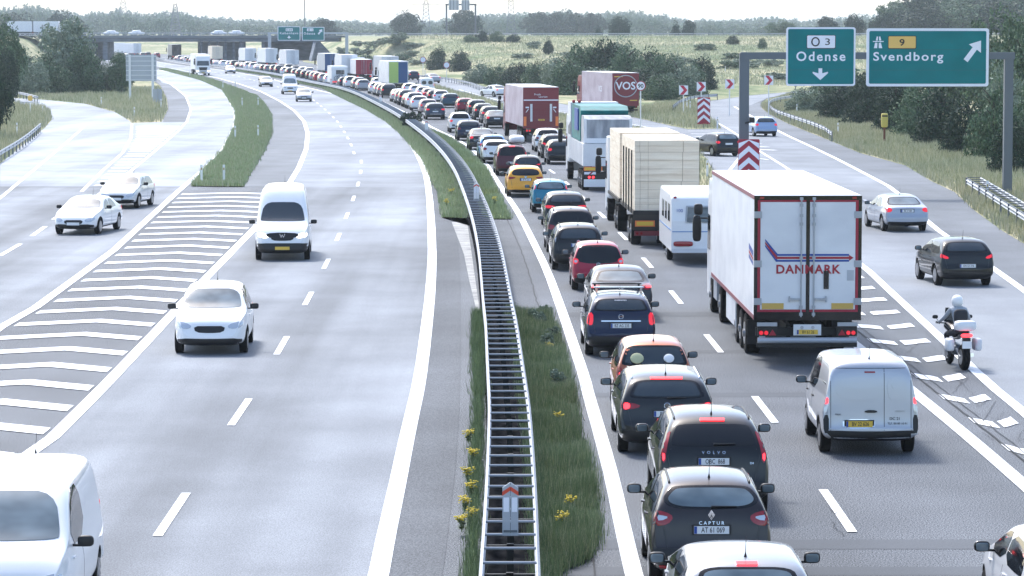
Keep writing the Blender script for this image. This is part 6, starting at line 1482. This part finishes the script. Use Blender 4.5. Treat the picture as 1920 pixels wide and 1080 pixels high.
for px, Y, top, w_, kd, mt, lb in [
    (765,1250,25,62,'round','leaf_dk','big round tree left of the distant gantry'),(872,1250,22,70,'round','leaf_dk','big round tree behind the distant gantry'),(1160,930,34,42,'round','leaf_dk','open crowned tree above the bush belt'),(1120,930,50,20,'cone','leaf_dk','small pointed tree beside the open crowned tree'),
    (1265,930,42,30,'cone','leaf_dk','pointed dark tree at the crossing road, left of the green signs'),(1290,930,40,26,'round','leaf_dk','dark tree at the crossing road left of the green signs'),(1545,930,34,50,'round','leaf_dk','dark tree seen just above the left green sign'),(1600,930,30,44,'round','leaf_dk','dark tree seen between the green signs'),(1460,940,42,60,'round','leaf_md','tree left above the left green sign'),
    (1010,1500,26,70,'round','leaf_dk','rounded tree in the middle distance row, left'),(1060,1500,24,80,'round','leaf_dk','rounded tree in the middle distance row, centre'),(1110,1500,28,60,'round','leaf_dk','rounded tree in the middle distance row, right'),(40,1300,30,90,'round','leaf_dk','distant tree above the crossing lorries, left'),(120,1300,28,90,'round','leaf_dk','distant tree above the crossing lorries, right'),
    (610,1300,38,60,'round','leaf_dk','distant tree behind the small green signs')]: TY(px, Y, top, w_, kd, mt, lb, group=GB)
for px, Y, top, w_, mt, lb in [
    (1672,900,22,60,'leaf_md','left end tree of the right hill wood'),(1708,930,10,76,'leaf_dk','second tree of the right hill wood'),(1750,950,2,86,'leaf_md','third tree of the right hill wood'),(1795,980,-6,90,'leaf_dk','fourth tree of the right hill wood'),(1845,980,-14,96,'leaf_md','fifth tree of the right hill wood'),
    (1895,1000,-22,96,'leaf_dk','sixth tree of the right hill wood'),(1940,1000,-24,96,'leaf_md','last tree of the right hill wood at the edge'),(1730,890,30,90,'leaf_dk','front tree of the hill wood above the large sign'),(1800,890,22,90,'leaf_md','pale front tree of the hill wood'),(1860,890,16,80,'leaf_dk','front tree of the hill wood by the right edge'),(1650,890,42,36,'leaf_dk','low front tree at the left foot of the hill wood')]: TY(px, Y, top, w_, 'round', mt, lb, group=GH)
for i_, (px, py) in enumerate([(655,112),(668,98),(684,120),(690,104),(702,92),(712,112),(724,124),(735,102),(748,92),(756,118),(770,108),(782,122),(676,86),(640,100),(720,84),(775,92),(980,110),(1075,110),(1000,92),(1280,120),(1320,95),(1450,125),(1460,150),(1400,128)]):
    q = hit(px, py); ordn = ['first','second','third','fourth','fifth','sixth','seventh','eighth','ninth','tenth','eleventh','twelfth','thirteenth','fourteenth','fifteenth','sixteenth','seventeenth','eighteenth','nineteenth','twentieth','twenty first','twenty second','twenty third','twenty fourth'][i_]
    tree('small', q, q.z + RT.uniform(1.0, 2.2), RT.uniform(2.0, 4.0), RT.choice(['leaf_md', 'leaf_lt', 'leaf_lt']), ('scrub patch on the slope beside the overpass, %s of them' if i_ < 16 else 'scrub patch scattered in the pale field, %s of them') % ordn, group='scrub on the field and slope')
for px, py, top, w_, kd, mt, lb in [(1070,178,100,90,'bush','leaf_md','front bush between the two burgundy lorries'),(1160,150,66,90,'bush','leaf_lt','pale bush high in the belt centre'),(1215,160,84,90,'bush','leaf_dk','dark bush behind the belt, right of centre'),(1255,165,92,80,'bush','leaf_md','bush behind the belt near its right end'),(1110,150,74,80,'bush','leaf_md','back bush of the belt, left of centre'),(1300,178,112,60,'bush','leaf_md','bush at the right end of the belt')]: T(px, py, top, w_, kd, mt, lb, group=GM)
# far woods: one mass
sky_ = [(-200,22),(0,14),(60,8),(100,16),(150,24),(200,22),(235,16),(270,26),(340,18),(380,30),(450,36),(520,38),(600,34),(640,36),(700,40),(760,40),(800,38),(870,32),(920,26),(1000,22),(1060,20),(1100,24),(1170,18),(1200,22),(1260,30),(1290,40),(1340,34),(1400,36),(1450,32),(1500,38),(1540,36),(1600,30),(1660,26),(1900,10),(2100,10)]
base_me = crown_mesh(77, 900, .12, 'round', 34); bv_ = np.array([v.co[:] for v in base_me.vertices])
av, px = [], -150.0; RF = np.random.default_rng(3)
for row, Yr in ((0, 3000), (1, 2400), (2, 1900)):
    px = -150.0
    while px < 2050:
        Y = Yr + RF.uniform(-120, 120); tp = interp(sky_, px) + (0, 6, 13)[row] + RF.uniform(-2, 4); z1 = ZY(tp, Y); z0 = 3.5; wd = RF.uniform(20, 34); rr_ = wd / F * Y * .62
        s_ = np.array([rr_, rr_, (z1 - z0) / 2 * 1.12]); a = RF.uniform(0, 6.28); R_ = np.array([[math.cos(a), -math.sin(a), 0], [math.sin(a), math.cos(a), 0], [0, 0, 1]])
        av.append((bv_ @ R_.T) * s_ + np.array([PY(px, Y), Y, (z0 + z1) / 2])); px += wd * .62
q = np.concatenate(av); n_ = len(q) // 4; me = bpy.data.meshes.new('woodland'); me.vertices.add(4 * n_); me.vertices.foreach_set('co', q.ravel()); me.loops.add(4 * n_); me.loops.foreach_set('vertex_index', np.arange(4 * n_)); me.polygons.add(n_); me.polygons.foreach_set('loop_start', np.arange(n_) * 4); me.update(calc_edges=True); me.materials.append(M['leaf_md'])
o = bpy.data.objects.new('woodland', me); COL.objects.link(o); tag(o, 'hazy blue wood along the whole horizon', 'woodland', kind='stuff')
struct('hills', [(-2600, 3100), (-1200, 3100), (1600, 3100), (2600, 3100), (2600, 3300), (-2600, 3300)], 5.2, M['grass_dry'])

# ---------------------------------------------------------------- grass blades
def blades(name, poly, dens, h0, h1, wd, m, label, z=.05, holes=None, clump=1.0, lean=.35):
    poly = np.array([(p[0], p[1]) for p in poly]); r = np.random.default_rng(len(poly) + int(dens)); mn, mx_ = poly.min(0), poly.max(0)
    N = int((mx_ - mn).prod() * dens); N = min(N, 3000000); pts = r.uniform(mn, mx_, (N, 2)); ins = np.zeros(N, bool)
    for i in range(len(poly)):
        a, b = poly[i], poly[(i + 1) % len(poly)]
        if a[1] == b[1]: continue
        c = ((a[1] > pts[:, 1]) != (b[1] > pts[:, 1])) & (pts[:, 0] < (b[0] - a[0]) * (pts[:, 1] - a[1]) / (b[1] - a[1]) + a[0]); ins ^= c
    pts = pts[ins] + r.normal(0, .07 if z is not None else .3, (ins.sum(), 2)); n = len(pts)
    cl = (np.sin(pts[:, 0] * 3.1 / clump + np.sin(pts[:, 1] * 1.7 / clump) * 2) + np.sin(pts[:, 1] * 1.3 / clump + 2 * np.sin(pts[:, 0] * 2.3))) / 4 + .5
    h = (h0 + (h1 - h0) * cl * r.uniform(.6, 1.2, n)); a = r.uniform(0, 2 * PI, n); d = np.stack([np.cos(a), np.sin(a)], 1)
    zz = np.array([max(tz(x, y) + .05, 0) for x, y in pts]) if z is None else np.full(n, z - .03)
    w_ = wd * r.uniform(.7, 1.3, n)[:, None]; b2 = r.uniform(0, 2 * PI, n); ln = np.stack([np.cos(b2), np.sin(b2)], 1) * (h * lean * r.uniform(.1, 1, n))[:, None]
    v = np.zeros((n, 3, 3)); v[:, 0, :2] = pts - d * w_; v[:, 1, :2] = pts + d * w_; v[:, 2, :2] = pts + ln; v[:, 0, 2] = zz; v[:, 1, 2] = zz; v[:, 2, 2] = zz + h
    me = bpy.data.meshes.new(name); me.vertices.add(3 * n); me.vertices.foreach_set('co', v.ravel()); me.loops.add(3 * n); me.loops.foreach_set('vertex_index', np.arange(3 * n)); me.polygons.add(n); me.polygons.foreach_set('loop_start', np.arange(n) * 3); me.update(calc_edges=True); me.materials.append(M[m])
    o = bpy.data.objects.new(name, me); COL.objects.link(o); tag(o, label, 'grass', kind='stuff'); return n
blades('grass', med_L1, 1500, .12, .42, .006, 'blade', 'green grass left of the near barrier')
blades('grass', med_R1, 1500, .12, .45, .006, 'blade', 'thick green grass right of the near barrier')
blades('grass', med_R1, 240, .15, .5, .006, 'blade_dry', 'dry stalks mixed into the thick grass right of the barrier')
blades('grass', isl1, 26, .12, .4, .022, 'blade_dry', 'dry stalks mixed into the left island grass', clump=3)
blades('grass', med_L2, 30, .15, .45, .016, 'blade_dry', 'dry stalks in the verge left of the barrier', clump=2)
blades('grass', med_L2, 110, .12, .40, .018, 'blade_lit', 'green verge grass left of the barrier round the bend', clump=2)
blades('grass', med_R2, 140, .12, .38, .016, 'blade_lit', 'green verge grass between barrier and queue', clump=2)
blades('grass', isl1, 75, .10, .32, .024, 'blade_lit', 'bright green grass on the left island', clump=3)
blades('grass', isl3, 10, .2, .5, .03, 'blade_dry', 'dry grass between queue and slip road', clump=3)
verge = W([(1427,200),(1440,213),(1480,233),(1547,260),(1613,287),(1697,310),(1747,340),(1790,360),(1830,397),(1880,433),(1920,457),(2100,560),(2100,330),(1930,300),(1800,255),(1650,225),(1500,195),(1480,178)])
blades('grass', verge, 40, .2, .6, .022, 'blade_dry', 'tall dry grass beside the exit road', clump=4)
blades('grass', W([(1353,241),(1290,242),(1260,236),(1200,223),(1150,213),(1230,195),(1300,190),(1310,200),(1325,215),(1340,230)]), 12, .25, .6, .035, 'blade_dry', 'dry grass on the nose with the small gore board', clump=4)
blades('grass', W([(25,184),(80,187),(160,195),(215,210),(240,225),(247,231),(303,229),(313,205),(310,185),(298,165),(200,165),(20,170)]), 8, .25, .7, .04, 'blade_dry', 'dry grass around the left sign board', clump=5)
blades('grass', W([(-60,340),(0,308),(40,275),(84,240),(97,225),(94,212),(84,204),(25,196),(-60,210)]), 14, .3, .8, .03, 'blade_dry', 'dry grass on the left wedge', clump=4)
blades('grass', [(-44, 845), (190, 845), (160, 560), (60, 430), (25, 480), (0, 560), (-14, 640), (-24, 700)], 1.4, .2, .6, .07, 'blade_dry', 'pale dry meadow grass on the sloping field', z=None, clump=9)
# yellow flowering weeds
def weed(x, y, s_, seed, label, z=.05):
    r = random.Random(seed); o = empty('flowering_weed', (x, y, z)); tag(o, label, 'plant', 'yellow flowering weeds in the median grass')
    st, lf, fl = MB(), MB(), MB()
    for i in range(9):
        a = r.uniform(0, 6.28); l = s_ * r.uniform(.7, 1.1); q = Vector((math.cos(a) * .22 * l, math.sin(a) * .22 * l, l)); st.tube([(0, 0, 0), q * .5 + Vector((0, 0, .1 * l)), q], [.006, .005, .003], 4)
        for k in range(8):
            t = r.uniform(.2, .95); c = q * t; b_ = r.uniform(0, 6.28); e = Vector((math.cos(b_), math.sin(b_), .3)) * .07; s2 = Vector((-math.sin(b_), math.cos(b_), 0)) * .02; lf.add([c - s2, c + e * .5 - s2, c + e, c + e * .5 + s2, c + s2], [(0, 1, 2, 3, 4)])
        for k in range(7):
            c = q + Vector((r.uniform(-.07, .07), r.uniform(-.07, .07), r.uniform(-.03, .03))); fl.rbox(c, (.018, .018, .009), 1, 3, 6)
    st.build('stem', M['blade'], o, fix=False); lf.build('leaves', M['blade'], o, fix=False); fl.build('flower_heads', M['ystem'], o, fix=False); return o
wl = [(878,832,'yellow weed leaning over the left shoulder, topmost of the near ones'),(886,870,'yellow weed left of the barrier, second from the top'),(877,905,'yellow weed left of the barrier, third from the top'),(884,932,'yellow weed left of the barrier, middle of the near ones'),(872,962,'yellow weed on the shoulder edge beside the large marker'),(884,985,'yellow weed left of the barrier, below the large marker top'),(866,998,'lowest yellow weed on the left shoulder edge'),(1068,960,'yellow weed in the grass right of the large marker'),(1052,992,'low yellow weed right of the large marker'),(1048,795,'yellow weed right of the barrier, beside the grey estate'),(1030,662,'yellow weed right of the barrier near the orange car'),(838,392,'yellow weed left of the barrier by the concrete pad'),(846,370,'second yellow weed left of the barrier above the pad'),(928,388,'yellow weed right of the barrier above the pad')]
for i, (px, py, lb) in enumerate(wl):
    q = P(px, py, .05); weed(q.x, q.y, .24 if py > 500 else .42, i, lb)
WC = [(1012,612),(1022,600),(1036,640),(1000,606),(1024,655),(1045,725)]
for i, (px, py) in enumerate([(1012,612),(1022,600),(1036,640),(1000,606),(1024,655),(1045,725)]):
    q = P(px, py, .05); o = tree('small', q, q.z + .42, .24, 'leaf_lt', ['first', 'second', 'third', 'fourth', 'fifth', 'sixth'][WC.index((px, py))] + ' low dark green weed clump of the row by the concrete pad', 'weed_clump', group='weed clumps by the concrete pad')
q = off(262, .1); tree('small', Vector((q.x, q.y, .05)), 1.35, 1.0, 'leaf_dk', 'dark green bush growing through the median barrier', 'shrub')
# ---------------------------------------------------------------- haze
hz = bpy.data.materials.new('haze'); hz.use_nodes = True; n = hz.node_tree
n.nodes.remove(n.nodes['Principled BSDF']); pv = n.nodes.new('ShaderNodeVolumePrincipled')
pv.inputs['Color'].default_value = (.80, .90, 1, 1); pv.inputs['Density'].default_value = .00011; pv.inputs['Anisotropy'].default_value = .2
n.links.new(pv.outputs[0], n.nodes['Material Output'].inputs['Volume'])
mb = MB(); mb.box(-6000, 6000, -120, 14100, -2, 60)
tag(mb.build('haze', hz), kind='stuff', label='pale blue haze hanging in the air over the motorway')
